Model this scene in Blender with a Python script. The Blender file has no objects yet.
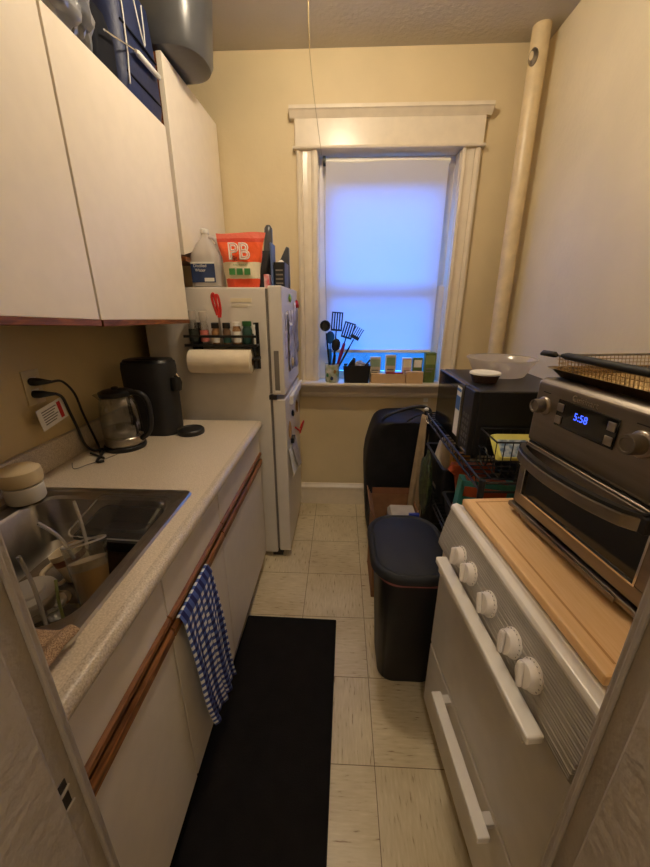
import bpy, bmesh, math, random
from mathutils import Vector, Matrix
random.seed(7)
PI = math.pi
scene = bpy.context.scene
COL = scene.collection
W = {}          # world matrix of every object built

# ------------------------------------------------------------------ materials
def lin(c):
    out = []
    for v in c[:3]:
        v = v / 255.0
        out.append(v / 12.92 if v <= .04045 else ((v + .055) / 1.055) ** 2.4)
    return tuple(out) + (1.0,)

def mat(name, rgb, rough=.5, metal=0.0, var=.06, vscale=18, bump=0.0, bscale=120, spec=.5, coat=0, stretch=None, rgb2=None):
    m = bpy.data.materials.new(name); m.use_nodes = True
    n = m.node_tree.nodes; l = m.node_tree.links
    b = n['Principled BSDF']
    b.inputs['Roughness'].default_value = rough
    b.inputs['Metallic'].default_value = metal
    b.inputs['Specular IOR Level'].default_value = spec
    b.inputs['Coat Weight'].default_value = coat
    geo = n.new('ShaderNodeTexCoord')
    mp = n.new('ShaderNodeMapping')
    l.new(geo.outputs['Object'], mp.inputs[0])
    if stretch: mp.inputs['Scale'].default_value = stretch
    ns = n.new('ShaderNodeTexNoise'); ns.inputs['Scale'].default_value = vscale; ns.inputs['Detail'].default_value = 4
    l.new(mp.outputs[0], ns.inputs['Vector'])
    c = lin(rgb)
    if rgb2: c2 = lin(rgb2)
    else: c2 = tuple(max(0, x * (1 - var * 2.2)) for x in c[:3]) + (1,)
    r = n.new('ShaderNodeValToRGB')
    r.color_ramp.elements[0].position = .35; r.color_ramp.elements[1].position = .65
    r.color_ramp.elements[0].color = c2; r.color_ramp.elements[1].color = c
    l.new(ns.outputs[0], r.inputs[0]); l.new(r.outputs[0], b.inputs['Base Color'])
    if bump:
        n2 = n.new('ShaderNodeTexNoise'); n2.inputs['Scale'].default_value = bscale; n2.inputs['Detail'].default_value = 3
        l.new(mp.outputs[0], n2.inputs['Vector'])
        bp = n.new('ShaderNodeBump'); bp.inputs['Strength'].default_value = bump; bp.inputs['Distance'].default_value = .004
        l.new(n2.outputs[0], bp.inputs['Height']); l.new(bp.outputs[0], b.inputs['Normal'])
    return m

def clear(name, rgb=(240, 242, 245), gloss=.12, milk=0.0, milk_rgb=(230, 230, 230), rough=.08):
    """thin clear glass or plastic: see-through, a little gloss and a little milky body"""
    m = bpy.data.materials.new(name); m.use_nodes = True
    n = m.node_tree.nodes; l = m.node_tree.links
    n.remove(n['Principled BSDF'])
    out = n['Material Output']
    t = n.new('ShaderNodeBsdfTransparent'); t.inputs[0].default_value = lin(rgb)
    g = n.new('ShaderNodeBsdfGlossy'); g.inputs['Roughness'].default_value = rough
    fr = n.new('ShaderNodeLayerWeight'); fr.inputs['Blend'].default_value = .35
    mr = n.new('ShaderNodeMath'); mr.operation = 'MULTIPLY_ADD'; mr.inputs[1].default_value = .38; mr.inputs[2].default_value = gloss * .5
    l.new(fr.outputs['Facing'], mr.inputs[0])
    mx = n.new('ShaderNodeMixShader'); l.new(mr.outputs[0], mx.inputs[0]); l.new(t.outputs[0], mx.inputs[1]); l.new(g.outputs[0], mx.inputs[2])
    last = mx
    if milk:
        d = n.new('ShaderNodeBsdfDiffuse'); d.inputs[0].default_value = lin(milk_rgb)
        tr = n.new('ShaderNodeBsdfTranslucent'); tr.inputs[0].default_value = lin(milk_rgb)
        a = n.new('ShaderNodeMixShader'); a.inputs[0].default_value = .5
        l.new(d.outputs[0], a.inputs[1]); l.new(tr.outputs[0], a.inputs[2])
        x = n.new('ShaderNodeMixShader'); x.inputs[0].default_value = milk
        l.new(mx.outputs[0], x.inputs[1]); l.new(a.outputs[0], x.inputs[2]); last = x
    l.new(last.outputs[0], out.inputs[0])
    return m

def emit(name, rgb, s):
    m = bpy.data.materials.new(name); m.use_nodes = True
    n = m.node_tree.nodes; b = n['Principled BSDF']
    b.inputs['Base Color'].default_value = lin(rgb)
    b.inputs['Emission Color'].default_value = lin(rgb); b.inputs['Emission Strength'].default_value = s
    return m

def wall_mat(name, rgb, rgb2=None, bump=.25, rough=.55):
    m = mat(name, rgb, rough, var=.05, vscale=2.2, bump=bump, bscale=45, rgb2=rgb2)
    return m

def floor_material():
    m = bpy.data.materials.new('vinyl_tile'); m.use_nodes = True
    n = m.node_tree.nodes; l = m.node_tree.links; b = n['Principled BSDF']
    b.inputs['Roughness'].default_value = .38
    g = n.new('ShaderNodeNewGeometry'); sep = n.new('ShaderNodeSeparateXYZ'); l.new(g.outputs['Position'], sep.inputs[0])
    def math_(op, a, bb=None, c=None):
        k = n.new('ShaderNodeMath'); k.operation = op
        for i, v in enumerate((a, bb, c)):
            if v is None: continue
            if isinstance(v, (int, float)): k.inputs[i].default_value = v
            else: l.new(v, k.inputs[i])
        return k.outputs[0]
    S = .3048
    u = math_('DIVIDE', math_('ADD', sep.outputs[0], .169 + 20 * S), S)
    v = math_('DIVIDE', math_('ADD', sep.outputs[1], -.7706 + 20 * S), S)
    fu = math_('FRACT', u); fv = math_('FRACT', v)
    def edge(f):
        a = math_('ABSOLUTE', math_('SUBTRACT', f, .5))
        return math_('GREATER_THAN', a, .5 - .0042)
    gr = math_('MAXIMUM', edge(fu), edge(fv))
    # streaks turn from tile to tile
    par = math_('MODULO', math_('ADD', math_('FLOOR', u), math_('FLOOR', v)), 2)
    def streak(sx, sy, sc, seed):
        cmb = n.new('ShaderNodeCombineXYZ')
        l.new(math_('MULTIPLY', sep.outputs[0], sx), cmb.inputs[0]); l.new(math_('MULTIPLY', sep.outputs[1], sy), cmb.inputs[1])
        cmb.inputs[2].default_value = seed
        ns = n.new('ShaderNodeTexNoise'); ns.inputs['Scale'].default_value = sc; ns.inputs['Detail'].default_value = 3
        l.new(cmb.outputs[0], ns.inputs['Vector']); return ns.outputs[0]
    def mixf(f, a, bb):
        k = n.new('ShaderNodeMix'); k.data_type = 'FLOAT'; l.new(f, k.inputs[0]); l.new(a, k.inputs[2]); l.new(bb, k.inputs[3]); return k.outputs[0]
    st = mixf(par, streak(9, 1.3, 14, 0), streak(1.3, 9, 14, 3))
    r = n.new('ShaderNodeValToRGB'); cr = r.color_ramp
    cr.elements[0].position = .27; cr.elements[0].color = lin((140, 112, 80))
    cr.elements[1].position = .37; cr.elements[1].color = lin((208, 192, 158))
    e = cr.elements.new(.62); e.color = lin((218, 203, 170))
    e = cr.elements.new(.75); e.color = lin((226, 212, 182))
    l.new(st, r.inputs[0])
    big = n.new('ShaderNodeTexNoise'); big.inputs['Scale'].default_value = 3.2; big.inputs['Detail'].default_value = 4
    l.new(g.outputs['Position'], big.inputs['Vector'])
    br = n.new('ShaderNodeValToRGB'); br.color_ramp.elements[0].position = .35; br.color_ramp.elements[0].color = (.70, .64, .52, 1)
    br.color_ramp.elements[1].position = .6; br.color_ramp.elements[1].color = (1, 1, 1, 1)
    l.new(big.outputs[0], br.inputs[0])
    mx = n.new('ShaderNodeMix'); mx.data_type = 'RGBA'; mx.blend_type = 'MULTIPLY'; mx.inputs[0].default_value = .6
    l.new(r.outputs[0], mx.inputs[6]); l.new(br.outputs[0], mx.inputs[7])
    m2 = n.new('ShaderNodeMix'); m2.data_type = 'RGBA'; l.new(gr, m2.inputs[0])
    l.new(mx.outputs[2], m2.inputs[6]); m2.inputs[7].default_value = lin((112, 92, 62))
    l.new(m2.outputs[2], b.inputs['Base Color'])
    return m

def wood(name, a, bb, stretch=(1, 12, 12), scale=6, rough=.4):
    m = bpy.data.materials.new(name); m.use_nodes = True
    n = m.node_tree.nodes; l = m.node_tree.links; b = n['Principled BSDF']; b.inputs['Roughness'].default_value = rough
    t = n.new('ShaderNodeTexCoord'); mp = n.new('ShaderNodeMapping'); mp.inputs['Scale'].default_value = stretch
    l.new(t.outputs['Object'], mp.inputs[0])
    ns = n.new('ShaderNodeTexNoise'); ns.inputs['Scale'].default_value = scale; ns.inputs['Detail'].default_value = 6; ns.inputs['Distortion'].default_value = .6
    l.new(mp.outputs[0], ns.inputs['Vector'])
    b.inputs['Specular IOR Level'].default_value = .25
    r = n.new('ShaderNodeValToRGB'); r.color_ramp.elements[0].position = .33; r.color_ramp.elements[1].position = .66
    r.color_ramp.elements[0].color = lin(bb); r.color_ramp.elements[1].color = lin(a)
    l.new(ns.outputs[0], r.inputs[0]); l.new(r.outputs[0], b.inputs['Base Color'])
    return m

def gingham():
    m = bpy.data.materials.new('gingham_cotton'); m.use_nodes = True
    n = m.node_tree.nodes; l = m.node_tree.links; b = n['Principled BSDF']; b.inputs['Roughness'].default_value = .9
    uv = n.new('ShaderNodeUVMap'); uv.uv_map = 'UVMap'; sep = n.new('ShaderNodeSeparateXYZ'); l.new(uv.outputs[0], sep.inputs[0])
    outs = []
    for i in (0, 1):
        f = n.new('ShaderNodeMath'); f.operation = 'FRACT'; l.new(sep.outputs[i], f.inputs[0])
        g = n.new('ShaderNodeMath'); g.operation = 'GREATER_THAN'; g.inputs[1].default_value = .5; l.new(f.outputs[0], g.inputs[0]); outs.append(g.outputs[0])
    a = n.new('ShaderNodeMath'); a.operation = 'ADD'; l.new(outs[0], a.inputs[0]); l.new(outs[1], a.inputs[1])
    h = n.new('ShaderNodeMath'); h.operation = 'MULTIPLY'; h.inputs[1].default_value = .5; l.new(a.outputs[0], h.inputs[0])
    r = n.new('ShaderNodeValToRGB'); r.color_ramp.interpolation = 'CONSTANT'
    r.color_ramp.elements[0].color = lin((232, 232, 232)); r.color_ramp.elements[0].position = 0
    e = r.color_ramp.elements.new(.25); e.color = lin((74, 92, 158)); r.color_ramp.elements[-1].position = .75; r.color_ramp.elements[-1].color = lin((20, 28, 92))
    l.new(h.outputs[0], r.inputs[0]); l.new(r.outputs[0], b.inputs['Base Color'])
    return m

def fabric_shade():
    m = bpy.data.materials.new('blind_fabric'); m.use_nodes = True
    n = m.node_tree.nodes; l = m.node_tree.links; n.remove(n['Principled BSDF'])
    d = n.new('ShaderNodeBsdfDiffuse'); d.inputs[0].default_value = lin((225, 222, 222))
    t = n.new('ShaderNodeBsdfTranslucent'); t.inputs[0].default_value = lin((225, 222, 228))
    w = n.new('ShaderNodeTexCoord'); ns = n.new('ShaderNodeTexNoise'); ns.inputs['Scale'].default_value = 260; l.new(w.outputs['Object'], ns.inputs['Vector'])
    bp = n.new('ShaderNodeBump'); bp.inputs['Strength'].default_value = .15; l.new(ns.outputs[0], bp.inputs['Height']); l.new(bp.outputs[0], d.inputs['Normal'])
    x = n.new('ShaderNodeMixShader'); x.inputs[0].default_value = .36
    l.new(d.outputs[0], x.inputs[1]); l.new(t.outputs[0], x.inputs[2]); l.new(x.outputs[0], n['Material Output'].inputs[0])
    return m

def ribbed(name, rgb, rgb2, axis='Z', freq=160):
    m = mat(name, rgb, .45)
    n = m.node_tree.nodes; l = m.node_tree.links; b = n['Principled BSDF']
    t = n.new('ShaderNodeTexCoord'); wv = n.new('ShaderNodeTexWave'); wv.bands_direction = axis; wv.inputs['Scale'].default_value = freq
    l.new(t.outputs['Object'], wv.inputs['Vector'])
    bp = n.new('ShaderNodeBump'); bp.inputs['Strength'].default_value = .5; bp.inputs['Distance'].default_value = .002
    l.new(wv.outputs['Fac'], bp.inputs['Height']); l.new(bp.outputs[0], b.inputs['Normal'])
    return m

M = dict(
    wall_back=wall_mat('cream_paint', (222, 203, 163)),
    wall_side=wall_mat('beige_paint', (226, 211, 178), bump=.35),
    wall_left=wall_mat('yellow_cream_paint', (216, 194, 146)),
    jamb=wall_mat('thick_old_paint', (182, 172, 160), (158, 149, 139), bump=1.0),
    ceiling=wall_mat('ceiling_paint', (190, 182, 170), bump=.6),
    trim=mat('gloss_trim_paint', (228, 215, 194), .28, var=.03, bump=.12, bscale=30),
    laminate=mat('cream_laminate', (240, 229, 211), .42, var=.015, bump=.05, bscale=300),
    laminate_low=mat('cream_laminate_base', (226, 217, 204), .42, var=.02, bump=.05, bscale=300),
    carcass=mat('cabinet_board', (205, 180, 140), .6),
    wood=wood('oak_strip', (142, 88, 52), (92, 52, 28), (10, 1, 10), 12),
    wood_low=wood('oak_pull', (150, 98, 54), (92, 54, 26), (10, 1, 10), 12),
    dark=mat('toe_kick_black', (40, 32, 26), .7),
    counter=mat('speckled_laminate', (218, 204, 184), .4, vscale=260, rgb2=(192, 177, 155)),
    counter_edge=mat('speckled_laminate_edge', (206, 194, 176), .38, vscale=300, rgb2=(168, 154, 134)),
    steel=mat('brushed_steel', (176, 168, 158), .3, 1, var=.08, vscale=60),
    steel_dark=mat('toaster_steel', (152, 143, 132), .38, 1, var=.1, vscale=40, stretch=(1, .1, 1)),
    chrome=mat('chrome', (225, 220, 212), .12, 1, var=.01),
    fridge=mat('fridge_enamel', (222, 215, 206), .38, var=.02, bump=.15, bscale=400),
    gasket=mat('gasket', (120, 114, 108), .7),
    white_en=mat('white_enamel', (232, 226, 216), .25, var=.02),
    stove_gray=ribbed('ribbed_panel', (168, 162, 152), (150, 144, 134), 'Z', 55),
    stove_door=mat('stove_door_enamel', (206, 199, 190), .3, var=.03),
    knob=mat('knob_plastic', (228, 220, 210), .4, var=.02),
    knob_mark=mat('knob_mark', (70, 66, 62), .6),
    black=mat('black_plastic', (26, 26, 28), .42, var=.1),
    black_soft=mat('black_matt_plastic', (30, 30, 33), .6, var=.1),
    trash=mat('dark_navy_plastic', (20, 21, 26), .5, var=.08, spec=.25),
    trash_lid=mat('dark_navy_lid', (33, 34, 37), .65, var=.08, bump=.1, bscale=500, spec=.35),
    mat_black=mat('foam_mat', (22, 19, 18), .85, var=.15, bump=.3, bscale=300, spec=.15),
    black_gloss=mat('black_glass', (12, 12, 13), .08, var=.1),
    black_bag=mat('black_nylon', (22, 20, 22), .62, var=.3, bump=1.0, bscale=9, spec=.35),
    tote=mat('beige_canvas', (160, 138, 106), .9, var=.1, bump=.3, bscale=200),
    cardboard=mat('cardboard', (150, 106, 70), .85, var=.08),
    cardboard_light=mat('cardboard_light', (206, 170, 128), .85, var=.05),
    bamboo=wood('bamboo', (236, 196, 146), (228, 184, 130), (26, 1.2, 1), 9, .5),
    bamboo_dark=wood('bamboo_groove', (200, 150, 98), (190, 140, 88), (14, 1.2, 1), 9, .5),
    navy=mat('navy_fabric', (18, 35, 78), .55, var=.1, bump=.2, bscale=60),
    navy_dark=mat('navy_black_fabric', (10, 13, 24), .8, spec=.2),  # near-black cloth of the cooler seams and the pouch
    white=mat('white_plastic', (235, 232, 226), .35, var=.02),
    cream=mat('cream_lid', (216, 196, 158), .45, var=.03),
    grey_bin=mat('charcoal_plastic', (74, 75, 78), .3, var=.05),
    paper=mat('paper_towel', (240, 226, 202), .9, var=.03, bump=.3, bscale=90),
    red=mat('red_plastic', (196, 36, 34), .4),
    orange=mat('orange_pouch', (232, 84, 40), .35, var=.05, bump=.4, bscale=25),
    orange2=mat('orange_wrapper', (190, 84, 40), .4, var=.1, bump=.3, bscale=30),
    cream_print=mat('cream_print', (232, 220, 190), .4, var=.02),
    green_print=mat('green_print', (60, 132, 66), .5, var=.05),
    white_print=mat('white_print', (240, 236, 228), .5, var=.02),
    blue_print=mat('blue_label', (40, 62, 110), .45, var=.15),
    teal=mat('teal_card', (62, 138, 128), .5, var=.05),
    yellow=mat('yellow_pack', (222, 214, 110), .4, var=.08),
    grey_print=mat('grey_print', (190, 200, 210), .5, rgb2=(90, 115, 150), vscale=60),
    green_mesh=mat('green_leafy_pack', (70, 84, 44), .6, rgb2=(30, 30, 24), vscale=40),
    green_box=mat('green_tea_carton', (96, 116, 52), .55, var=.15),
    pinkbox=mat('pink_carton', (206, 190, 168), .55, var=.06),
    glass=clear('clear_glass', (244, 244, 242), .14),
    pane=clear('window_glass', (225, 238, 250), .1),
    plastic_clear=clear('clear_plastic', (238, 238, 238), .12, .05),
    plastic_milk=clear('milky_plastic', (235, 230, 225), .1, .5, (240, 234, 226), .2),
    plastic_film=clear('plastic_film', (225, 228, 235), .4, .4, (205, 208, 215), .2),
    drink=mat('beige_drink', (222, 172, 104), .4, var=.05),
    foam=mat('foamy_rinse', (206, 184, 150), .5, var=.1, vscale=80),
    mug=mat('cream_mug', (222, 204, 174), .3, var=.02),
    mug_red=mat('rust_band', (150, 92, 74), .4),
    steel_sink=mat('sink_steel', (176, 170, 162), .33, 1, var=.12, vscale=14),
    sink_floor=mat('sink_film', (96, 80, 62), .45, .3, var=.25, vscale=20),
    cloth=mat('knit_cloth', (190, 160, 128), .95, rgb2=(130, 104, 80), vscale=420, bump=.8, bscale=420),
    gingham=gingham(),
    blind=fabric_shade(),
    string=mat('cord_beige', (176, 160, 126), .7),
    brass=mat('bead_chain', (210, 190, 140), .3, .6),
    blue_plastic=mat('blue_plastic', (30, 100, 170), .4),
    magenta=mat('magenta_plastic', (150, 30, 80), .4),
    tan=mat('tan_basket', (160, 120, 60), .6),
    mesh_wire=mat('wire_mesh_steel', (200, 170, 120), .3, .9, var=.1),
    tray=mat('baked_tray_steel', (120, 98, 72), .35, .9, var=.25),
    display=emit('clock_digits', (60, 90, 255), 2.2),
    seal=mat('outlet_plate', (222, 206, 172), .4),
    spice_a=mat('peppercorn', (52, 58, 50), .5, rgb2=(24, 26, 22), vscale=140),
    spice_b=mat('pink_salt', (214, 130, 116), .5, rgb2=(190, 100, 90), vscale=120),
    spice_c=mat('tan_spice', (170, 130, 84), .6, rgb2=(140, 100, 60), vscale=120),
    spice_d=mat('brown_spice', (120, 90, 64), .6),
    spice_green=mat('dark_green_label', (32, 74, 66), .5),
    photo=mat('photo_print', (58, 54, 76), .35, rgb2=(214, 210, 220), vscale=17),
    grey_paper=mat('grey_paper', (196, 192, 196), .7, rgb2=(150, 146, 158), vscale=30),
    purple_paper=mat('lilac_paper', (176, 160, 170), .7, rgb2=(220, 214, 220), vscale=26),
    lamp=emit('lamp_glow', (255, 214, 150), 1),
    crock=mat('glazed_crock', (222, 216, 200), .25, rgb2=(150, 168, 120), vscale=26),
)
M['floor'] = floor_material()

# ------------------------------------------------------------------ mesh helpers
def box(bm, x0, x1, y0, y1, z0, z1):
    v = [bm.verts.new(p) for p in ((x0,y0,z0),(x1,y0,z0),(x1,y1,z0),(x0,y1,z0),(x0,y0,z1),(x1,y0,z1),(x1,y1,z1),(x0,y1,z1))]
    for f in ((0,3,2,1),(4,5,6,7),(0,1,5,4),(1,2,6,5),(2,3,7,6),(3,0,4,7)): bm.faces.new([v[i] for i in f])
    return bm
def B(*a):
    bm = bmesh.new()
    if isinstance(a[0], (tuple, list)):
        for q in a: box(bm, *q)
    else: box(bm, *a)
    return bm
def rings(bm, rs, closed_bottom=True, closed_top=True):
    """loft a list of rings (each a list of points, same length)"""
    vs = [[bm.verts.new(p) for p in r] for r in rs]
    n = len(vs[0])
    for a, b in zip(vs[:-1], vs[1:]):
        for i in range(n):
            bm.faces.new((a[i], a[(i+1) % n], b[(i+1) % n], b[i]))
    if closed_bottom: bm.faces.new(list(reversed(vs[0])))
    if closed_top: bm.faces.new(vs[-1])
    return bm
def lathe(prof, c=(0,0,0), seg=32, cb=True, ct=True, bm=None, sx=1, sy=1):
    bm = bm or bmesh.new()
    rs = [[(c[0]+sx*r*math.cos(2*PI*i/seg), c[1]+sy*r*math.sin(2*PI*i/seg), c[2]+z) for i in range(seg)] for r, z in prof]
    return rings(bm, rs, cb, ct)
def rrect(cx, cy, z, hx, hy, r, seg=6):
    r = min(r, hx-.0005, hy-.0005); out = []
    for qx, qy, a0 in ((1,1,0),(-1,1,PI/2),(-1,-1,PI),(1,-1,1.5*PI)):
        for k in range(seg+1):
            a = a0 + PI/2*k/seg
            out.append((cx+qx*(hx-r)+r*math.cos(a), cy+qy*(hy-r)+r*math.sin(a), z))
    return out
def rloft(specs, cb=True, ct=True, bm=None):
    bm = bm or bmesh.new()
    return rings(bm, [rrect(*s) for s in specs], cb, ct)
def tube(pts, r, seg=8, bm=None, caps=True):
    bm = bm or bmesh.new()
    pts = [Vector(p) for p in pts]; n = len(pts); rs = []
    up = None
    for i, p in enumerate(pts):
        t = (pts[min(i+1, n-1)] - pts[max(i-1, 0)])
        if t.length < 1e-9: t = Vector((0,0,1))
        t.normalize()
        if up is None:
            up = Vector((0,0,1)) if abs(t.z) < .9 else Vector((1,0,0))
        a = t.cross(up); a.normalize(); b = a.cross(t); b.normalize(); up = b
        rr = r[i] if isinstance(r, (list, tuple)) else r
        rs.append([tuple(p + a*rr*math.cos(2*PI*k/seg) + b*rr*math.sin(2*PI*k/seg)) for k in range(seg)])
    return rings(bm, rs, caps, caps)
def smooth_path(pts, k=6):
    pts = [Vector(p) for p in pts]; out = []
    P = [pts[0]] + pts + [pts[-1]]
    for i in range(1, len(P)-2):
        for j in range(k):
            t = j/k; p0,p1,p2,p3 = P[i-1],P[i],P[i+1],P[i+2]
            out.append(.5*((2*p1)+(-p0+p2)*t+(2*p0-5*p1+4*p2-p3)*t*t+(-p0+3*p1-3*p2+p3)*t**3))
    out.append(pts[-1]); return out
def prism(poly, axis, a0, a1, bm=None):
    """poly: 2D points; axis 'x' -> (y,z), 'y' -> (x,z), 'z' -> (x,y)"""
    bm = bm or bmesh.new()
    def P(p, a):
        return {'x': (a, p[0], p[1]), 'y': (p[0], a, p[1]), 'z': (p[0], p[1], a)}[axis]
    return rings(bm, [[P(p, a0) for p in poly], [P(p, a1) for p in poly]])
def grid(fn, nu, nv, uvs=None):
    bm = bmesh.new(); uvl = bm.loops.layers.uv.new('UVMap')
    vs = [[bm.verts.new(fn(i/nu, j/nv)) for j in range(nv+1)] for i in range(nu+1)]
    for i in range(nu):
        for j in range(nv):
            f = bm.faces.new((vs[i][j], vs[i+1][j], vs[i+1][j+1], vs[i][j+1]))
            if uvs:
                for lp, (a, b) in zip(f.loops, ((i,j),(i+1,j),(i+1,j+1),(i,j+1))): lp[uvl].uv = uvs(a/nu, b/nv)
    return bm
def blob(c, r, sx=1, sy=1, sz=1, noise=0, sub=3, seed=0):
    bm = bmesh.new(); bmesh.ops.create_icosphere(bm, subdivisions=sub, radius=1)
    rnd = random.Random(seed); ph = [rnd.uniform(0, 6) for _ in range(6)]
    for v in bm.verts:
        x, y, z = v.co
        k = 1 + noise*(math.sin(5*x+ph[0])*math.sin(4*y+ph[1]) + .6*math.sin(9*z+ph[2]+4*x) + .4*math.sin(13*y+ph[3]))
        v.co = Vector((c[0]+x*r*sx*k, c[1]+y*r*sy*k, c[2]+z*r*sz*k))
    return bm
def pouch(x0, x1, z0, z1, y, depth, F=None, seed=0, n=16, wave=.004):
    """a filled flexible bag standing in the XZ plane, bulging along Y, pinched at top"""
    rnd = random.Random(seed); ph = rnd.uniform(0, 6)
    bm = bmesh.new(); cols = []
    for j in range(n+1):
        t = j/n; z = z0 + (z1-z0)*t; ring = []
        th = depth*(.75+.25*math.sin(PI*min(t*1.6, 1))) * (1-t**3) + .0015
        hw = (x1-x0)/2*(1-.06*math.sin(PI*t))*(1.0 if t < .9 else 1.0)
        cx = (x0+x1)/2
        for k in range(24):
            a = 2*PI*k/24
            cxs = math.copysign(abs(math.cos(a))**.5, math.cos(a)); sy = math.sin(a)
            ring.append((cx+hw*cxs + wave*math.sin(9*t+ph), y+th*sy*(1-.25*abs(cxs)**3)+wave*math.sin(17*t+3*cxs+ph), z))
        cols.append(ring)
    return rings(bm, cols)

# ------------------------------------------------------------------ objects
def mw(loc, rz=0): return Matrix.Translation(Vector(loc)) @ Matrix.Rotation(rz, 4, 'Z')
def finish(ob, bevel, smooth, bseg=2):
    if smooth:
        for p in ob.data.polygons: p.use_smooth = True
    if bevel:
        m = ob.modifiers.new('bevel', 'BEVEL'); m.width = bevel; m.segments = bseg; m.limit_method = 'ANGLE'; m.angle_limit = math.radians(35)
def obj(name, bm, material, parent=None, F=None, bevel=0, smooth=False, solid=0, sub=0, label=None, rot=None):
    """links ONE mesh; mesh coordinates are world coordinates (or those of frame F)"""
    if F is not None: bm.transform(F)
    bmesh.ops.recalc_face_normals(bm, faces=bm.faces)
    if parent is not None:
        bm.transform(W[parent.name].inverted()); m = Matrix.Identity(4); w = W[parent.name]
    else:
        xs = [v.co for v in bm.verts]
        lo = Vector([min(v[i] for v in xs) for i in range(3)]); hi = Vector([max(v[i] for v in xs) for i in range(3)])
        w = mw(((lo.x+hi.x)/2, (lo.y+hi.y)/2, lo.z)); bm.transform(w.inverted()); m = w
    me = bpy.data.meshes.new(name); bm.to_mesh(me); bm.free()
    me.materials.append(material)
    o = bpy.data.objects.new(name, me); COL.objects.link(o)
    if parent is not None: o.parent = parent
    else: o.location = w.to_translation()
    W[o.name] = w
    if smooth:
        for p in me.polygons: p.use_smooth = True
        me.set_sharp_from_angle(angle=math.radians(38))
    if solid:
        s = o.modifiers.new('solid', 'SOLIDIFY'); s.thickness = solid; s.offset = 0
    if sub:
        s = o.modifiers.new('sub', 'SUBSURF'); s.levels = sub; s.render_levels = sub
    finish(o, bevel, False)
    if label: o['label'] = label
    return o
def thing(name, label, cat, loc, rz=0, group=None):
    o = bpy.data.objects.new(name, None); COL.objects.link(o); o.empty_display_size = .05
    o.location = loc; o.rotation_euler = (0, 0, rz); o['label'] = label; o['category'] = cat
    if group: o['group'] = group
    W[o.name] = mw(loc, rz); return o
def tag(o, label, cat, group=None):
    o['label'] = label; o['category'] = cat
    if group: o['group'] = group
    return o
def struct(name, bm, m, parent=None, **k):
    o = obj(name, bm, m, parent, **k)
    if parent is None: o['kind'] = 'structure'
    return o
def struct_empty(name, loc):
    o = bpy.data.objects.new(name, None); COL.objects.link(o); o.location = loc; o['kind'] = 'structure'
    W[o.name] = mw(loc); return o
def text(name, s, size, material, parent, mtx, extrude=.0006, align='CENTER', sx=1, bold=0):
    cu = bpy.data.curves.new(name, 'FONT'); cu.body = s; cu.size = size; cu.extrude = extrude; cu.align_x = align; cu.align_y = 'CENTER'; cu.offset = bold
    t = bpy.data.objects.new(name + '_tmp', cu); COL.objects.link(t)
    dg = bpy.context.evaluated_depsgraph_get(); me = bpy.data.meshes.new_from_object(t.evaluated_get(dg))
    bpy.data.objects.remove(t); bpy.data.curves.remove(cu)
    me.transform(W[parent.name].inverted() @ mtx @ Matrix.Diagonal((sx, 1, 1, 1)))
    me.materials.clear(); me.materials.append(material)
    o = bpy.data.objects.new(name, me); COL.objects.link(o); o.parent = parent; W[o.name] = W[parent.name]
    return o
def outline_text(name, st, size, material, parent, mtx, r, sx=1):
    cu = bpy.data.curves.new(name, 'FONT'); cu.body = st; cu.size = size; cu.align_x = 'CENTER'; cu.align_y = 'CENTER'; cu.fill_mode = 'NONE'; cu.bevel_depth = r; cu.bevel_resolution = 1
    t = bpy.data.objects.new(name + '_tmp', cu); COL.objects.link(t)
    dg = bpy.context.evaluated_depsgraph_get(); me = bpy.data.meshes.new_from_object(t.evaluated_get(dg))
    bpy.data.objects.remove(t); bpy.data.curves.remove(cu)
    me.transform(W[parent.name].inverted() @ mtx @ Matrix.Diagonal((sx, 1, 1, 1)))
    me.materials.clear(); me.materials.append(material)
    o = bpy.data.objects.new(name, me); COL.objects.link(o); o.parent = parent; W[o.name] = W[parent.name]
    return o
def T_face(p, right, up):
    """matrix placing text: x->right, y->up"""
    r = Vector(right).normalized(); u = Vector(up).normalized(); n = r.cross(u)
    m = Matrix((r, u, n)).transposed().to_4x4(); m.translation = Vector(p); return m
def dup(root, loc=None, rz=None, label=None, group=None):
    r = root.copy(); COL.objects.link(r)
    if loc is not None: r.location = loc
    if rz is not None: r.rotation_euler = (0, 0, rz)
    if label: r['label'] = label
    if group: r['group'] = group
    for ch in list(root.children):
        c = ch.copy(); COL.objects.link(c); c.parent = r
        for g in list(ch.children):
            d = g.copy(); COL.objects.link(d); d.parent = c
    return r

# ================================================================== THE ROOM
XL, XR, YB, ZC = -1.05, 1.05, 2.48, 2.75
YF = -1.2
struct('floor', B(XL-.1, XR+.1, YF-.1, YB+.12, -.06, 0), M['floor'])
struct('ceiling', B(XL-.1, XR+.1, YF-.1, YB+.12, ZC, ZC+.06), M['ceiling'])
struct('wall_left', B(XL-.1, XL, YF, YB, 0, ZC), M['wall_left'])
struct('wall_right', B(XR, XR+.1, YF, YB, 0, ZC), M['wall_side'])
struct('wall_rear', B(XL-.1, XR+.1, YF-.1, YF, 0, ZC), M['wall_side'])
wx0, wx1, wz0, wz1 = -.150, .665, .975, 2.300
struct('wall_back', B((XL-.1, wx0, YB, YB+.14, 0, ZC), (wx1, XR+.1, YB, YB+.14, 0, ZC), (wx0, wx1, YB, YB+.14, 0, wz0-.02), (wx0, wx1, YB, YB+.14, wz1, ZC)), M['wall_back'])
JL, JR = -.347, .308
struct('wall_front', B((XL, JL-.03, .13, .285, 0, ZC), (JR+.03, XR, .13, .285, 0, ZC), (JL-.03, JR+.03, .13, .285, 2.08, ZC)), M['wall_side'])
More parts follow.
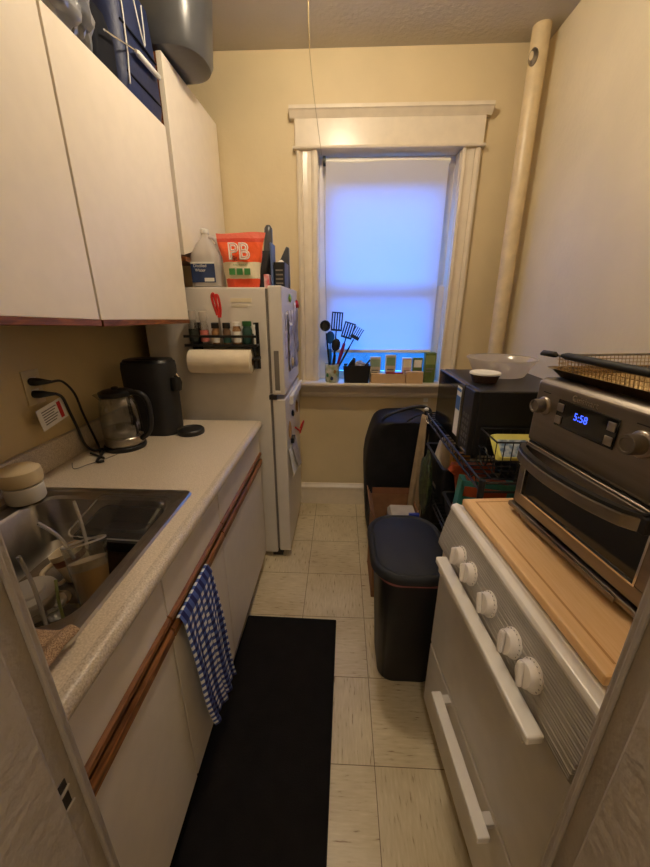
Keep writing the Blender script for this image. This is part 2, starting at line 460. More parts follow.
# door frame: rabbet towards the kitchen, thick stop towards the hall
def jamb(n, x, s):
    e = struct_empty('door_%d' % n, (x, .2, 0))
    j = struct('door_jamb', B(min(x, x-s*.028), max(x, x-s*.028), .10, .302, 0, 2.08), M['jamb'], e, bevel=.004)
    st = struct('door_stop', B(min(x, x+s*.012), max(x, x+s*.012), .02, .253, 0, 2.06), M['jamb'], e, bevel=.004)
    b = struct('edge_bead', tube([(x+s*.001, .288, 0), (x+s*.001, .288, 2.06)], .0035, 8), M['jamb'], e, smooth=True)
    return e
d1 = jamb(1, JL, 1); d2 = jamb(2, JR, -1)
struct('strike_hole', B((JL-.002, JL+.0012, .260, .271, .879, .892), (JL-.002, JL+.0012, .258, .270, .848, .870)), M['dark'], d1)
struct('strike_lip', B((JL-.001, JL+.0025, .256, .274, .872, .877), (JL-.001, JL+.0025, .256, .274, .841, .846)), M['jamb'], d1, bevel=.001)
struct('door_3', B(JL, JR, .10, .30, 2.06, 2.085), M['jamb'])['kind'] = 'structure'
# baseboard
def base_profile():
    return [(YB, 0), (YB-.016, 0), (YB-.016, .128), (YB-.022, .132), (YB-.022, .15), (YB-.010, .168), (YB-.006, .178), (YB, .178)]
struct('baseboard_back', prism(base_profile(), 'x', XL, XR), M['trim'], bevel=.002)
struct('baseboard_right', B(XR-.016, XR, .285, YB-.016, 0, .17), M['trim'], bevel=.004)

# window
w = struct_empty('window_1', ((wx0+wx1)/2, YB, wz0))
def casing(x0, x1, flip):
    xs = (x0, x1)
    poly = [(x0, YB), (x0, YB-.03), (x0+.012, YB-.034), (x0+.028, YB-.02), (x0+.034, YB-.026), (x0+.06, YB-.022), (x0+.082, YB-.022), (x0+.088, YB-.03), (x1-.018, YB-.034), (x1, YB-.03), (x1, YB)]
    if flip: poly = [(x0+x1-p[0], p[1]) for p in poly]
    return prism(poly, 'z', .975, 2.300)
struct('casing', casing(-.268, wx0, False), M['trim'], w)
struct('casing', casing(wx1, .765, True), M['trim'], w)
struct('window_header', B(-.276, .772, YB-.036, YB, 2.300, 2.45), M['trim'], w, bevel=.003)
struct('header_bead', prism([(YB, 2.294), (YB-.046, 2.294), (YB-.05, 2.301), (YB-.046, 2.309), (YB, 2.309)], 'x', -.288, .784), M['trim'], w, bevel=.002)
crown = [(YB, 2.436), (YB-.038, 2.436), (YB-.044, 2.444), (YB-.062, 2.464), (YB-.07, 2.468), (YB-.07, 2.484), (YB, 2.484)]
struct('window_crown', prism(crown, 'x', -.302, .798), M['trim'], w)
struct('window_stool', B(-.295, .80, YB-.115, YB+.10, .952, .975), M['trim'], w, bevel=.008)
struct('window_apron', prism([(YB, .86), (YB-.022, .86), (YB-.03, .872), (YB-.03, .885), (YB-.02, .892), (YB-.02, .93), (YB-.035, .935), (YB-.045, .952), (YB, .952)], 'x', -.27, .78), M['trim'], w, bevel=.002)
struct('window_jamb', B((wx0-.004, wx0+.004, YB, YB+.14, wz0, wz1), (wx1-.004, wx1+.004, YB, YB+.14, wz0, wz1), (wx0, wx1, YB, YB+.14, wz1-.004, wz1+.004)), M['trim'], w)
def sash(y, z0, z1, nm, tr=.05):
    a = .085
    s = struct(nm, B((wx0+.004, wx0+a, y, y+.032, z0, z1), (wx1-a, wx1-.004, y, y+.032, z0, z1), (wx0+a, wx1-a, y, y+.032, z0, z0+.055), (wx0+a, wx1-a, y, y+.032, z1-tr, z1)), M['trim'], w, bevel=.003)
    struct('pane', B(wx0+a, wx1-a, y+.014, y+.017, z0+.055, z1-tr), M['pane'], s)
sash(YB+.055, .976, 1.585, 'lower_sash'); sash(YB+.089, 1.555, 2.296, 'upper_sash', .15)

# steam riser in the corner
t = thing('steam_pipe', 'cream painted steam pipe running from floor to ceiling in the right back corner', 'pipe', (.985, 2.36, 0))
pt, pb_ = Vector((.958, 2.36, ZC)), Vector((.99, 2.36, 0))
obj('pipe', tube([pb_ + (pt-pb_)*k/8 for k in range(9)], .043, 24), mat('pipe_paint', (228, 206, 164), .35, bump=.15, bscale=20), t, smooth=True)
pc = pb_ + (pt-pb_)*.952
Fv = Matrix.Translation(pc + Vector((-.034, -.028, 0))) @ Matrix.Rotation(math.radians(55), 4, 'Z').inverted() @ Matrix.Rotation(PI/2, 4, 'X')
obj('valve_cap', lathe([(.036, -.006), (.036, .004), (.026, .009), (.020, .014)], seg=20, sx=.62), M['steel_dark'], t, F=Fv, smooth=True)
obj('valve_face', lathe([(.019, .013), (.017, .018)], seg=16, sx=.6), M['cream'], t, F=Fv, smooth=True)

# ceiling lamp, with pull chain tied off at the blind
t = thing('ceiling_lamp', 'round ceiling lamp with a glowing globe above the aisle', 'lamp', (-.02, 1.40, 2.58))
obj('canopy', lathe([(.075, 2.75), (.075, 2.735), (.05, 2.70), (.04, 2.69)], (-.02, 1.40, 0), 24), M['white'], t, smooth=True)
bm = bmesh.new(); bmesh.ops.create_uvsphere(bm, u_segments=24, v_segments=16, radius=.06); bmesh.ops.translate(bm, verts=bm.verts, vec=(-.02, 1.40, 2.64))
LAMP = obj('bulb', bm, M['lamp'], t, smooth=True)
cs = Vector((-.118, 1.47, 2.74)); ce = Vector((-.118, 1.50, 2.36)); mid = Vector((-.149, 1.85, 2.43)); end = Vector((-.124, 2.44, 2.262))
t = thing('pull_cord', 'thin beaded pull chain and string running from the ceiling to the window blind', 'cord', (-.118, 1.5, 2.36))
path = smooth_path([(-.112, 1.48, 2.69), (-.12, 1.53, 2.455), (-.146, 1.9, 2.46), (-.146, 2.15, 2.41), (-.124, 2.43, 2.262)], 14)
bm = bmesh.new(); L = 0; last = None
for p in path[:34]:
    pass
def along(path, step):
    out = [path[0]]; acc = 0
    for a, b in zip(path[:-1], path[1:]):
        d = (b-a).length; s = step-acc
        while s <= d: out.append(a+(b-a)*s/d); s += step
        acc = (acc+d) % step
    return out
bead = along(path[:30], .0075)
for p in bead:
    bmesh.ops.create_icosphere(bm, subdivisions=1, radius=.003, matrix=Matrix.Translation(p))
obj('bead_chain', bm, M['brass'], t, smooth=True)
obj('string', tube(path[29:], .0011, 6), M['string'], t, smooth=True)

# roller blind
t = thing('roller_blind', 'white roller blind pulled most of the way down over the window', 'blind', (.24, 2.5, 1.16))
bx0, bx1 = -.106, .612
obj('roller_tube', tube([(bx0, 2.502, 2.252), (bx1, 2.502, 2.248)], .016, 20), M['white'], t, smooth=True)
obj('blind_fabric', grid(lambda u, v: (bx0+.004+(bx1-bx0-.012)*u + (.03 if False else 0), 2.486+.003*math.sin(7*u+2*v), 2.25-(2.25-1.175)*v), 24, 30), M['blind'], t, smooth=True)
obj('hem_bar', rings(bmesh.new(), [[(x, 2.487+.005*math.cos(a), 1.173+.011*math.sin(a)) for a in [2*PI*k/12 for k in range(12)]] for x in (bx0+.004, bx1-.008)]), M['white'], t, smooth=True)
obj('end_cap', tube([(bx0-.012, 2.484, 2.250), (bx0+.002, 2.484, 2.250)], .025, 20), M['black'], t, smooth=True)
obj('bead_cord', tube(smooth_path([(bx0-.006, 2.482, 2.24), (bx0-.004, 2.474, 1.9), (bx0+.008, 2.472, 1.45), (bx0+.004, 2.474, 1.2)], 8), .0016, 6), M['string'], t, smooth=True)

# wall outlets
def outlet(name_label, F, grp=None):
    t = thing('wall_outlet', name_label, 'outlet', F.to_translation(), 0, grp)
    obj('plate', B(-.036, .036, -.005, 0, -.058, .058), M['seal'], t, F=F.copy(), bevel=.002)
    for z in (-.02, .02):
        obj('socket', B(-.016, .016, -.0075, -.005, z-.014, z+.014), M['white'], t, F=F.copy(), bevel=.002)
    return t
FL = Matrix.Translation((XL, 1.165, 1.20)) @ Matrix.Rotation(PI/2, 4, 'Z')     # local -Y -> +X
outlet('cream wall outlet with two black plugs above the left counter', FL)
outlet('cream wall outlet low on the back wall behind the covered bag', Matrix.Translation((.60, YB, .82)))

# ================================================================== LEFT SIDE
CT = .905
def base_unit(y0, y1, label, grp):
    zt = .73 if y1 < 1.2 else .864
    t = thing('base_cabinet', label, 'cabinet', (-.75, (y0+y1)/2, 0), 0, grp)
    obj('carcass', B((XL+.002, -.442, y0+.001, y1-.001, .11, .12), (XL+.002, XL+.012, y0+.001, y1-.001, .12, zt), (XL+.012, -.442, y0+.001, y0+.016, .12, zt), (XL+.012, -.442, y1-.016, y1-.001, .12, zt), (-.455, -.442, y0+.016, y1-.016, .66, .70)), M['carcass'], t)
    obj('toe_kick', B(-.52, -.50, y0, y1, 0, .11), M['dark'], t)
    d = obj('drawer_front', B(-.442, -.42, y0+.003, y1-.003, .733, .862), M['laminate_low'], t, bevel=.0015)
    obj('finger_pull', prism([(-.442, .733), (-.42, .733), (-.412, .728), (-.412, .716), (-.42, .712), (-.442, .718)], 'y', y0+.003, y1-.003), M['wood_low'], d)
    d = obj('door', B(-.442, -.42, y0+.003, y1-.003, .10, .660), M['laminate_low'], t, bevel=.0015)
    obj('finger_pull', prism([(-.442, .660), (-.42, .660), (-.410, .667), (-.410, .688), (-.418, .697), (-.430, .690), (-.442, .690)], 'y', y0+.003, y1-.003), M['wood_low'], d)
    return t
base_unit(.30, .672, 'nearest base cabinet with cream door under the sink, beside the door frame', None)
base_unit(.672, 1.085, 'middle base cabinet with the blue checked towel hung on its door', None)
base_unit(1.085, 1.745, 'widest base cabinet under the coffee maker, beside the fridge', None)

# counter with a sink cut-out
SX0, SX1, SY0, SY1 = -.985, -.462, .43, .998
t = thing('countertop', 'beige speckled laminate countertop with rounded front edge and backsplash', 'countertop', (-.73, 1.03, .866))
hx0, hx1, hy0, hy1 = SX0+.014, SX1-.014, SY0+.014, SY1-.014
obj('worktop', B((XL+.001, hx0, .30, 1.745, .866, CT), (hx1, -.425, .30, 1.745, .866, CT), (hx0, hx1, .30, hy0, .866, CT), (hx0, hx1, hy1, 1.745, .866, CT)), M['counter'], t)
edge = [(-.425, .866), (-.412, .866)] + [(-.417+.0195*math.cos(a), .8855+.0195*math.sin(a)) for a in [(-PI/2+PI*k/10) for k in range(1, 11)]] + [(-.425, CT)]
obj('front_edge', prism(edge, 'y', .30, 1.745), M['counter_edge'], t, smooth=True)
obj('backsplash', B(XL, XL+.022, .30, 1.745, CT, 1.005), M['counter_edge'], t, bevel=.004)

# sink
t = thing('sink', 'stainless steel drop-in sink full of dirty dishes', 'sink', (-.73, .71, .73))
bm = bmesh.new()
rz = CT+.004
cx, cy = (SX0+SX1)/2+.02, (SY0+SY1)/2
ohx, ohy = (SX1-SX0)/2, (SY1-SY0)/2
ocx = (SX0+SX1)/2
bcx = ocx-.006
rr = [rrect(ocx, cy, CT+.0005, ohx, ohy, .02, 6), rrect(ocx, cy, CT+.006, ohx-.004, ohy-.004, .02, 6), rrect(ocx, cy, CT+.006, ohx-.018, ohy-.018, .02, 6),
      rrect(ocx, cy, CT+.002, ohx-.022, ohy-.022, .02, 6), rrect(bcx+.018, cy, CT+.002, .212, ohy-.045, .07, 6), rrect(bcx+.018, cy, CT-.006, .205, ohy-.053, .068, 6),
      rrect(bcx+.018, cy, .77, .192, ohy-.066, .065, 6), rrect(bcx+.018, cy, .742, .170, ohy-.09, .06, 6)]
rings(bm, rr, False, False)
obj('basin', bm, M['steel_sink'], t, smooth=True)
obj('basin_floor', rings(bmesh.new(), [rrect(bcx+.018, cy, .7405, .171, ohy-.089, .06, 6), rrect(bcx+.018, cy, .7425, .171, ohy-.089, .06, 6)]), M['sink_floor'], t)
obj('drain', lathe([(.04, .7428), (.04, .745), (.028, .745), (.02, .7435)], (bcx, cy-.02, 0), 20), M['chrome'], t, smooth=True)
t = thing('faucet', 'chrome faucet on the back ledge of the sink', 'faucet', (-.955, .76, CT+.007))
obj('faucet_base', rloft([(-.957, .70, CT+.0065, .02, .10, .02), (-.957, .70, CT+.022, .017, .095, .018)]), M['chrome'], t, smooth=True)
obj('spout', tube(smooth_path([(-.957, .66, CT+.02), (-.957, .66, CT+.10), (-.94, .64, CT+.15), (-.86, .60, CT+.16), (-.80, .58, CT+.14), (-.79, .575, CT+.11)], 6), .011, 12), M['chrome'], t, smooth=True)
obj('faucet_handle', tube([(-.957, .765, CT+.02), (-.957, .765, CT+.045), (-.945, .80, CT+.055)], [.014, .013, .007], 12), M['chrome'], t, smooth=True)

# dishes in the sink
SB = .7428
def tilted(loc, ax, az):
    """frame at loc, leaning by ax radians towards direction az"""
    return Matrix.Translation(loc) @ Matrix.Rotation(az, 4, 'Z') @ Matrix.Rotation(ax, 4, 'Y') @ Matrix.Rotation(-az, 4, 'Z')
F = tilted((-.592, .672, .753), math.radians(-24), math.atan2(-.08, .06))
t = thing('drinking_glass', 'tall glass of cloudy beige drink leaning in the sink', 'glass', (-.592, .672, .75))
obj('glass_wall', lathe([(.034, 0), (.034, .002), (.037, .05), (.042, .11), (.0475, .165), (.048, .17)], seg=32, cb=True, ct=False), M['glass'], t, F=F.copy(), smooth=True, solid=.002)
obj('glass_rim', lathe([(.0465, .166), (.049, .167), (.049, .171), (.0465, .171), (.0465, .166)], seg=32, cb=False, ct=False), M['plastic_milk'], t, F=F.copy(), smooth=True)
obj('drink', lathe([(.0325, .005), (.0352, .05), (.0395, .10), (.040, .104)], seg=32), M['drink'], t, F=F.copy(), smooth=True)
obj('froth', lathe([(.0402, .1045), (.0415, .120), (.0418, .125), (.02, .125)], seg=32), M['foam'], t, F=F.copy(), smooth=True)
def straw(a, b, c, label, grp=None):
    o = obj('glass_straw', tube(smooth_path([a, b, c], 5), .0042, 10), M['straw'], smooth=True)
    return tag(o, label, 'straw')
M['straw'] = clear('straw_glass', (236, 232, 226), .5, .35, (236, 230, 220), .1)
straw((-.665, .765, 1.0), (-.648, .752, .94), (-.634, .734, .885), 'bent clear straw farthest in the tall glass, nearest the coffee maker')
straw((-.70, .69, .985), (-.668, .70, .94), (-.644, .698, .88), 'bent clear straw in front of the other in the tall glass')
straw((-.692, .615, .95), (-.684, .618, .87), (-.665, .600, .76), 'long clear straw standing beside the glass bowl in the sink')
# mug
F = tilted((-.77, .80, .80), math.radians(12), 0.0)
t = thing('mug', 'cream mug with a rust band lying behind the tall glass in the sink', 'mug', (-.77, .80, .745))
F = Matrix.Translation((-.735, .792, .79)) @ Matrix.Rotation(math.radians(-18), 4, 'Y')
obj('mug_body', lathe([(.03, -.045), (.036, -.04), (.039, 0), (.041, .045), (.038, .045), (.036, 0), (.03, -.035)], seg=32, ct=True), M['mug'], t, F=F.copy(), smooth=True)
obj('mug_band', lathe([(.0398, .012), (.0412, .030), (.0408, .030), (.039, .012)], seg=32, cb=False, ct=False), M['mug_red'], t, F=F.copy(), smooth=True)
obj('mug_handle', tube(smooth_path([(-.022, -.034, .028), (-.034, -.060, .022), (-.036, -.066, -.005), (-.022, -.050, -.026), (-.016, -.036, -.028)], 5), .0058, 10), M['mug'], t, F=F.copy(), smooth=True)
# glass bowl with lid
t = thing('glass_bowl', 'small ribbed glass bowl with a clear lid at the near end of the sink', 'bowl', (-.745, .655, SB))
bc = (-.745, .655, SB)
obj('bowl_wall', lathe([(.032, .001), (.04, .012), (.052, .045), (.056, .06)], bc, 32, True, False), M['plastic_milk'], t, smooth=True, solid=.003)
obj('bowl_lid', lathe([(.059, .060), (.059, .068), (.05, .071), (.036, .070), (.034, .076), (.01, .077)], bc, 32), M['plastic_milk'], t, smooth=True)
# glass dish lying on the floor of the sink
o = obj('glass_dish', lathe([(.05, .002), (.062, .006), (.074, .03), (.078, .032)], (-.64, .585, SB), 32, True, False), M['glass'], smooth=True, solid=.003)
tag(o, 'shallow clear glass dish on the sink floor beside the long straw', 'dish')
o = obj('green_straw', tube(smooth_path([(-.69, .68, .83), (-.678, .66, .79), (-.66, .64, .747)], 5), .0035, 8), mat('green_stir', (150, 160, 100), .5), smooth=True)
tag(o, 'short green straw between the bowl and the tall glass', 'straw')
# take-out container and its clear lid
t = thing('takeout_container', 'black rectangular takeout container at the far end of the sink', 'container', (-.645, .86, .80))
F = Matrix.Translation((-.615, .868, .822)) @ Matrix.Rotation(math.radians(-3), 4, 'Z') @ Matrix.Rotation(math.radians(8), 4, 'X')
bm = rloft([(0, 0, 0, .095, .058, .02), (0, 0, .05, .105, .068, .022), (0, 0, .053, .112, .075, .024), (0, 0, .053, .104, .067, .022), (0, 0, .004, .093, .056, .02)])
obj('tray', bm, M['black'], t, F=F.copy(), smooth=True)
t2 = thing('container_lid', 'clear plastic lid resting on the black takeout container', 'lid', (-.645, .87, .88))
F2 = Matrix.Translation((-.628, .882, .880)) @ Matrix.Rotation(math.radians(-3), 4, 'Z') @ Matrix.Rotation(math.radians(14), 4, 'X')
obj('lid_panel', rloft([(0, 0, .002, .122, .084, .028), (0, 0, .012, .118, .080, .028), (0, 0, .012, .104, .066, .022), (0, 0, .018, .098, .060, .02)], False, True), M['plastic_clear'], t2, F=F2.copy(), smooth=True)
obj('lid_rim', tube([tuple(p) for p in rrect(0, 0, .004, .122, .084, .028, 6)] + [tuple(rrect(0, 0, .004, .122, .084, .028, 6)[0])], .0028, 8), M['plastic_milk'], t2, F=F2.copy(), smooth=True)

# knitted dish cloth folded over the rim
def cloth_fn(u, v):
    x = -.555 + .10*u
    y = .385 + .08*v
    z = CT+.0115 + .018*math.exp(-((u-.86)/.16)**2)*(1-.15*v) + .002*math.sin(9*v+3*u)
    return (x, y, z)
o = obj('dish_cloth', grid(cloth_fn, 26, 16), M['cloth'], smooth=True, solid=.005)
tag(o, 'tan knitted dish cloth folded over the near rim of the sink', 'cloth')

# canister
t = thing('canister', 'round white canister with a domed cream lid behind the sink', 'canister', (-.93, .92, CT+.0075))
c = (-.938, .915, CT+.0075)
obj('canister_body', lathe([(.046, 0), (.050, .006), (.050, .05), (.046, .052)], c, 36), M['white'], t, smooth=True)
obj('canister_lid', lathe([(.048, .054), (.053, .058), (.055, .082), (.052, .098), (.041, .106), (.01, .109)], c, 36), M['cream'], t, smooth=True)

# kettle
t = thing('electric_kettle', 'clear glass electric kettle with black lid, handle and steel band', 'kettle', (-.89, 1.36, CT))
c = (-.893, 1.365, CT)
obj('kettle_base', lathe([(.078, 0), (.080, .004), (.080, .016), (.074, .020)], c, 40), M['black'], t, smooth=True)
obj('steel_band', lathe([(.072, .0205), (.074, .024), (.074, .052), (.072, .054)], c, 40), M['steel'], t, smooth=True)
obj('kettle_glass', lathe([(.071, .055), (.0735, .075), (.073, .12), (.067, .18), (.059, .222)], c, 40, False, False), M['glass_k'] if 'glass_k' in M else M['glass'], t, smooth=True, solid=.003)
obj('water', lathe([(.069, .056), (.0705, .075), (.0708, .086)], c, 36), clear('kettle_water', (225, 222, 215), .25), t, smooth=True)
obj('kettle_lid', lathe([(.058, .219), (.063, .223), (.063, .236), (.050, .242), (.02, .246)], c, 36), M['black'], t, smooth=True)
obj('lid_button', lathe([(.014, .246), (.014, .253), (.008, .256)], c, 16), M['black'], t, smooth=True)
obj('spout', prism([(-.060, .222), (-.088, .224), (-.060, .200)], 'y', -.018, .018), M['plastic_clear'], t, F=Matrix.Translation(c))
obj('kettle_handle', tube(smooth_path([(c[0]+.050, c[1], c[2]+.232), (c[0]+.095, c[1], c[2]+.230), (c[0]+.122, c[1], c[2]+.20), (c[0]+.125, c[1], c[2]+.13), (c[0]+.110, c[1], c[2]+.07), (c[0]+.074, c[1], c[2]+.04)], 6), [.011]*31, 12), M['black'], t, smooth=True)

# coffee maker
t = thing('coffee_maker', 'black single-serve coffee maker with round drip tray beside the fridge', 'coffee maker', (-.80, 1.57, CT))
obj('coffee_body', rloft([(-.852, 1.570, CT, .108, .075, .06), (-.852, 1.570, CT+.30, .112, .078, .06), (-.852, 1.570, CT+.325, .108, .074, .058)], bm=None), M['black_soft'], t, smooth=True)
obj('coffee_lid', rloft([(-.852, 1.570, CT+.326, .104, .070, .055), (-.852, 1.570, CT+.336, .098, .064, .05), (-.852, 1.570, CT+.336, .06, .04, .03), (-.852, 1.570, CT+.340, .055, .036, .03)]), M['black'], t, smooth=True)
obj('spout', rloft([(-.730, 1.55, CT+.20, .018, .022, .013), (-.728, 1.55, CT+.235, .022, .026, .016), (-.732, 1.55, CT+.262, .018, .020, .013)]), M['black'], t, smooth=True)
obj('lever', tube([(-.728, 1.545, CT+.262), (-.715, 1.54, CT+.275), (-.708, 1.54, CT+.262)], .006, 8), M['chrome'], t, smooth=True)
obj('drip_tray', lathe([(.058, 0), (.060, .004), (.060, .020), (.055, .024), (.052, .020), (.01, .020)], (-.688, 1.545, CT), 36), M['black'], t, smooth=True)

# plugs and cords
def cord(name, pts, r, label, plug_p, matk='black'):
    t = thing(name, label, 'cord', pts[-1])
    obj('cable', tube(smooth_path(pts, 8), r, 8), M[matk], t, smooth=True)
    x, y, z = plug_p
    obj('plug', tube([(XL+.008, y, z), (XL+.024, y, z), (XL+.034, y+.005, z), (XL+.043, y+.022, z-.004), (XL+.046, y+.042, z-.008)], [.013, .0135, .012, .008, .005], 10), M[matk], t, smooth=True)
    return t
cord('power_cord', [(-1.004, 1.20, 1.213), (-1.0, 1.24, 1.205), (-1.005, 1.29, 1.15), (-1.01, 1.315, 1.07), (-1.01, 1.335, 1.0), (-1.0, 1.34, .945), (-.985, 1.33, .912), (-.93, 1.255, .911), (-.905, 1.232, .911), (-.955, 1.26, .911), (-.985, 1.275, .911)], .0042, 'upper black cord plugged into the outlet and curving down to the kettle', (XL, 1.155, 1.221))
t = cord('power_cord', [(-1.004, 1.20, 1.170), (-1.0, 1.222, 1.15), (-1.005, 1.245, 1.09), (-1.01, 1.27, 1.02), (-1.012, 1.29, .945), (-.99, 1.30, .914), (-.95, 1.31, .9135), (-.91, 1.20, .9115), (-.885, 1.205, .9115)], .005, 'lower black cord with a paper warning tag plugged into the outlet', (XL, 1.155, 1.178))
tg = obj('warning_tag', B(-.062, .062, -.001, .001, -.038, .038), M['white_print'], t, F=Matrix.Translation((-1.012, 1.175, 1.103)) @ Matrix.Rotation(PI/2, 4, 'Z') @ Matrix.Rotation(math.radians(-10), 4, 'Y'), label='white paper warning tag with grey print and a red end')
Ft = Matrix.Translation((-1.012, 1.175, 1.103)) @ Matrix.Rotation(PI/2, 4, 'Z') @ Matrix.Rotation(math.radians(-10), 4, 'Y')
obj('red_strip', B(.030, .046, -.0022, -.0010, -.03, .03), M['red'], tg, F=Ft.copy())
bm = bmesh.new()
for i in range(6):
    a = -.044; b = .024 - (i % 3)*.008
    box(bm, a, b, -.0022, -.0010, .022-.009*i, .025-.009*i)
obj('printed_lines', bm, M['gasket'], tg, F=Ft.copy())
o = obj('thin_cable', tube(smooth_path([(-1.0, 1.19, CT+.002), (-.955, 1.14, CT+.002), (-.93, 1.18, CT+.002), (-.90, 1.23, CT+.002), (-.88, 1.28, CT+.002)], 8), .0015, 6), M['gasket'], smooth=True)
tag(o, 'thin grey wire lying on the counter in front of the kettle', 'cord')

# towel
ty0, ty1 = .70, .905
def towel_fn(u, v):
    # v: 0 top over the pull .. 1 bottom ; u: near .. far
    zt = .700 - .545*v
    if v < .04: zt = .700
    top_y = ty0 + (ty1-ty0)*u
    k = min(1, v*1.6)
    y = top_y + .05*(1-u)*v*v + .055*u*v**1.3 + .012*math.sin(5*v+1)*v
    z = zt + .055*v*(1-u)
    fold = .011*math.sin(u*PI*3.2+.6)*min(1, v*2.2) + .006*math.sin(u*PI*7)*v
    x = -.398 + abs(fold)*1.2 + .012*v
    if v < .04: x = -.404 - .012*(1-v/.04)
    return (x, y, z)
t = obj('dish_towel', grid(towel_fn, 48, 70, uvs=lambda u, v: (u*7+.2, v*18)), M['gingham'], smooth=True, solid=.0025)
tag(t, 'blue and white checked dish towel hanging from the middle base cabinet', 'towel')

# wall cabinets
def door_poly(y0, z0, y1, z1, zt, xa, xb): return prism([(y0, z0), (y1, z1), (y1, zt), (y0, zt)], 'x', xa, xb)
t = thing('wall_cabinet', 'long cream wall cabinet with two doors above the counter', 'cabinet', (-.88, 1.10, 1.41))
obj('carcass', B((XL, -.742, .44, .455, 1.43, 2.14), (XL, -.742, 1.735, 1.75, 1.42, 2.14), (XL, -.742, .455, 1.735, 1.44, 1.455), (XL, -.742, .455, 1.735, 2.125, 2.14), (XL, XL+.01, .455, 1.735, 1.455, 2.125)), M['wood'], t, bevel=.001)
d = obj('door', door_poly(.44, 1.462, 1.094, 1.424, 2.143, -.742, -.72), M['laminate'], t, bevel=.0015)
obj('wood_strip', door_poly(.44, 1.442, 1.094, 1.405, 1.4235, -.745, -.716) if False else prism([(.44, 1.442), (1.094, 1.405), (1.094, 1.4235), (.44, 1.4615)], 'x', -.745, -.716), M['wood'], d, bevel=.002)
d = obj('door', door_poly(1.104, 1.423, 1.752, 1.401, 2.143, -.742, -.72), M['laminate'], t, bevel=.0015)
obj('wood_strip', prism([(1.104, 1.403), (1.752, 1.384), (1.752, 1.4005), (1.104, 1.4225)], 'x', -.745, -.716), M['wood'], d, bevel=.002)
t = thing('wall_cabinet', 'cream wall cabinet with a single door hung higher, over the fridge', 'cabinet', (-.88, 2.13, 1.84))
obj('carcass', B((XL, -.742, 1.795, 1.81, 1.66, 2.40), (XL, -.742, 2.45, 2.465, 1.70, 2.42), (XL, -.742, 1.81, 2.45, 1.70, 1.715), (XL, -.742, 1.81, 2.45, 2.385, 2.40), (XL, XL+.01, 1.81, 2.45, 1.715, 2.385)), M['wood'], t, bevel=.001)
d = obj('door', prism([(1.793, 1.682), (2.465, 1.84), (2.465, 2.425), (1.793, 2.402)], 'x', -.742, -.72), M['laminate'], t, bevel=.0015)
obj('wood_strip', B(-.745, -.716, 1.793, 1.99, 1.655, 1.675), M['wood'], d, bevel=.002)

# things on top of the cabinets
t = thing('cooler_bag', 'navy blue soft cooler bag with white piping on top of the long wall cabinet', 'bag', (-.86, 1.6, 2.142))
obj('bag_body', rloft([(-.865, 1.62, 2.1435, .135, .14, .03), (-.865, 1.62, 2.19, .145, .150, .045), (-.865, 1.62, 2.36, .142, .150, .05), (-.865, 1.62, 2.48, .132, .146, .045), (-.865, 1.62, 2.50, .11, .13, .04)]), M['navy'], t, smooth=True)
for y in (1.50,):
    obj('piping', tube([(-.7195+.0005, y, 2.165), (-.7175, y+.01, 2.25), (-.7195, y+.02, 2.36), (-.727, y+.03, 2.47)], .0025, 8), M['white'], t, smooth=True)
for z in (2.20, 2.33):
    obj('seam', tube([(-.7235, 1.50, z), (-.7185, 1.53, z-.004), (-.7165, 1.65, z-.004), (-.7215, 1.735, z)], .0035, 8), M['navy_dark'], t, smooth=True)
obj('pull_loop', tube(smooth_path([(-.716, 1.60, 2.44), (-.712, 1.635, 2.33), (-.716, 1.655, 2.45)], 6), .0022, 8), M['white'], t, smooth=True)
o = obj('black_pouch', rloft([(-.80, 1.395, 2.1435, .072, .062, .02), (-.80, 1.395, 2.24, .075, .066, .03), (-.80, 1.395, 2.30, .06, .05, .02)]), M['navy_dark'], smooth=True)
tag(o, 'black pouch between the plastic bag and the navy cooler bag on the cabinet', 'pouch')
def film(u, v, s=0):
    y = 1.13 + .26*u + .02*math.sin(9*v+s)
    z = 2.150 + .26*v + .02*math.sin(7*u+s) - .10*(u)*(0)
    x = -.735 + .035*math.sin(3.1*u+4*v+s) + .013*math.sin(19*u+7*v) + .012*math.sin(11*v-9*u+s) + .02*math.sin(v*PI)
    if v < .12: x += .0
    return (x, y, max(2.146, z))
t = thing('plastic_bag', 'crumpled clear plastic bag with blue print on top of the nearer cabinet end', 'bag', (-.74, 1.26, 2.145))
obj('bag_film', blob((-.795, 1.21, 2.245), .1, .85, 1.0, 1.0, .16, 4, 3), M['plastic_film'], t, smooth=True)
obj('bag_film', blob((-.765, 1.305, 2.245), .07, .75, .55, 1.3, .2, 4, 9), M['plastic_film'], t, smooth=True)
obj('bag_print', blob((-.775, 1.25, 2.27), .065, .8, .9, .55, .2, 3, 5), mat('blue_bag_print', (36, 60, 150), .4), t, smooth=True)
t = thing('handled_brush', 'white-handled brush with a metal rod poking over the cabinet edge', 'brush', (-.71, 1.66, 2.22))
obj('brush_handle', tube([(-.705, 1.545, 2.272), (-.705, 1.56, 2.272), (-.705, 1.66, 2.276), (-.705, 1.71, 2.279), (-.705, 1.718, 2.2795)], [.005, .0095, .0095, .0085, .004], 12), M['white'], t, smooth=True)
obj('metal_rod', tube([(-.707, 1.36, 2.225), (-.705, 1.545, 2.272)], .0028, 8), M['chrome'], t, smooth=True)
t = thing('wastebasket', 'charcoal plastic bin standing on top of the cabinet over the fridge', 'bin', (-.73, 1.93, 2.42))
obj('bin_body', rloft([(-.725, 1.935, 2.418, .125, .118, .10, 10), (-.725, 1.935, 2.423, .145, .138, .12, 10), (-.725, 1.935, 2.442, .156, .149, .13, 10), (-.725, 1.935, 2.70, .176, .165, .14, 10)]), M['grey_bin'], t, smooth=True)
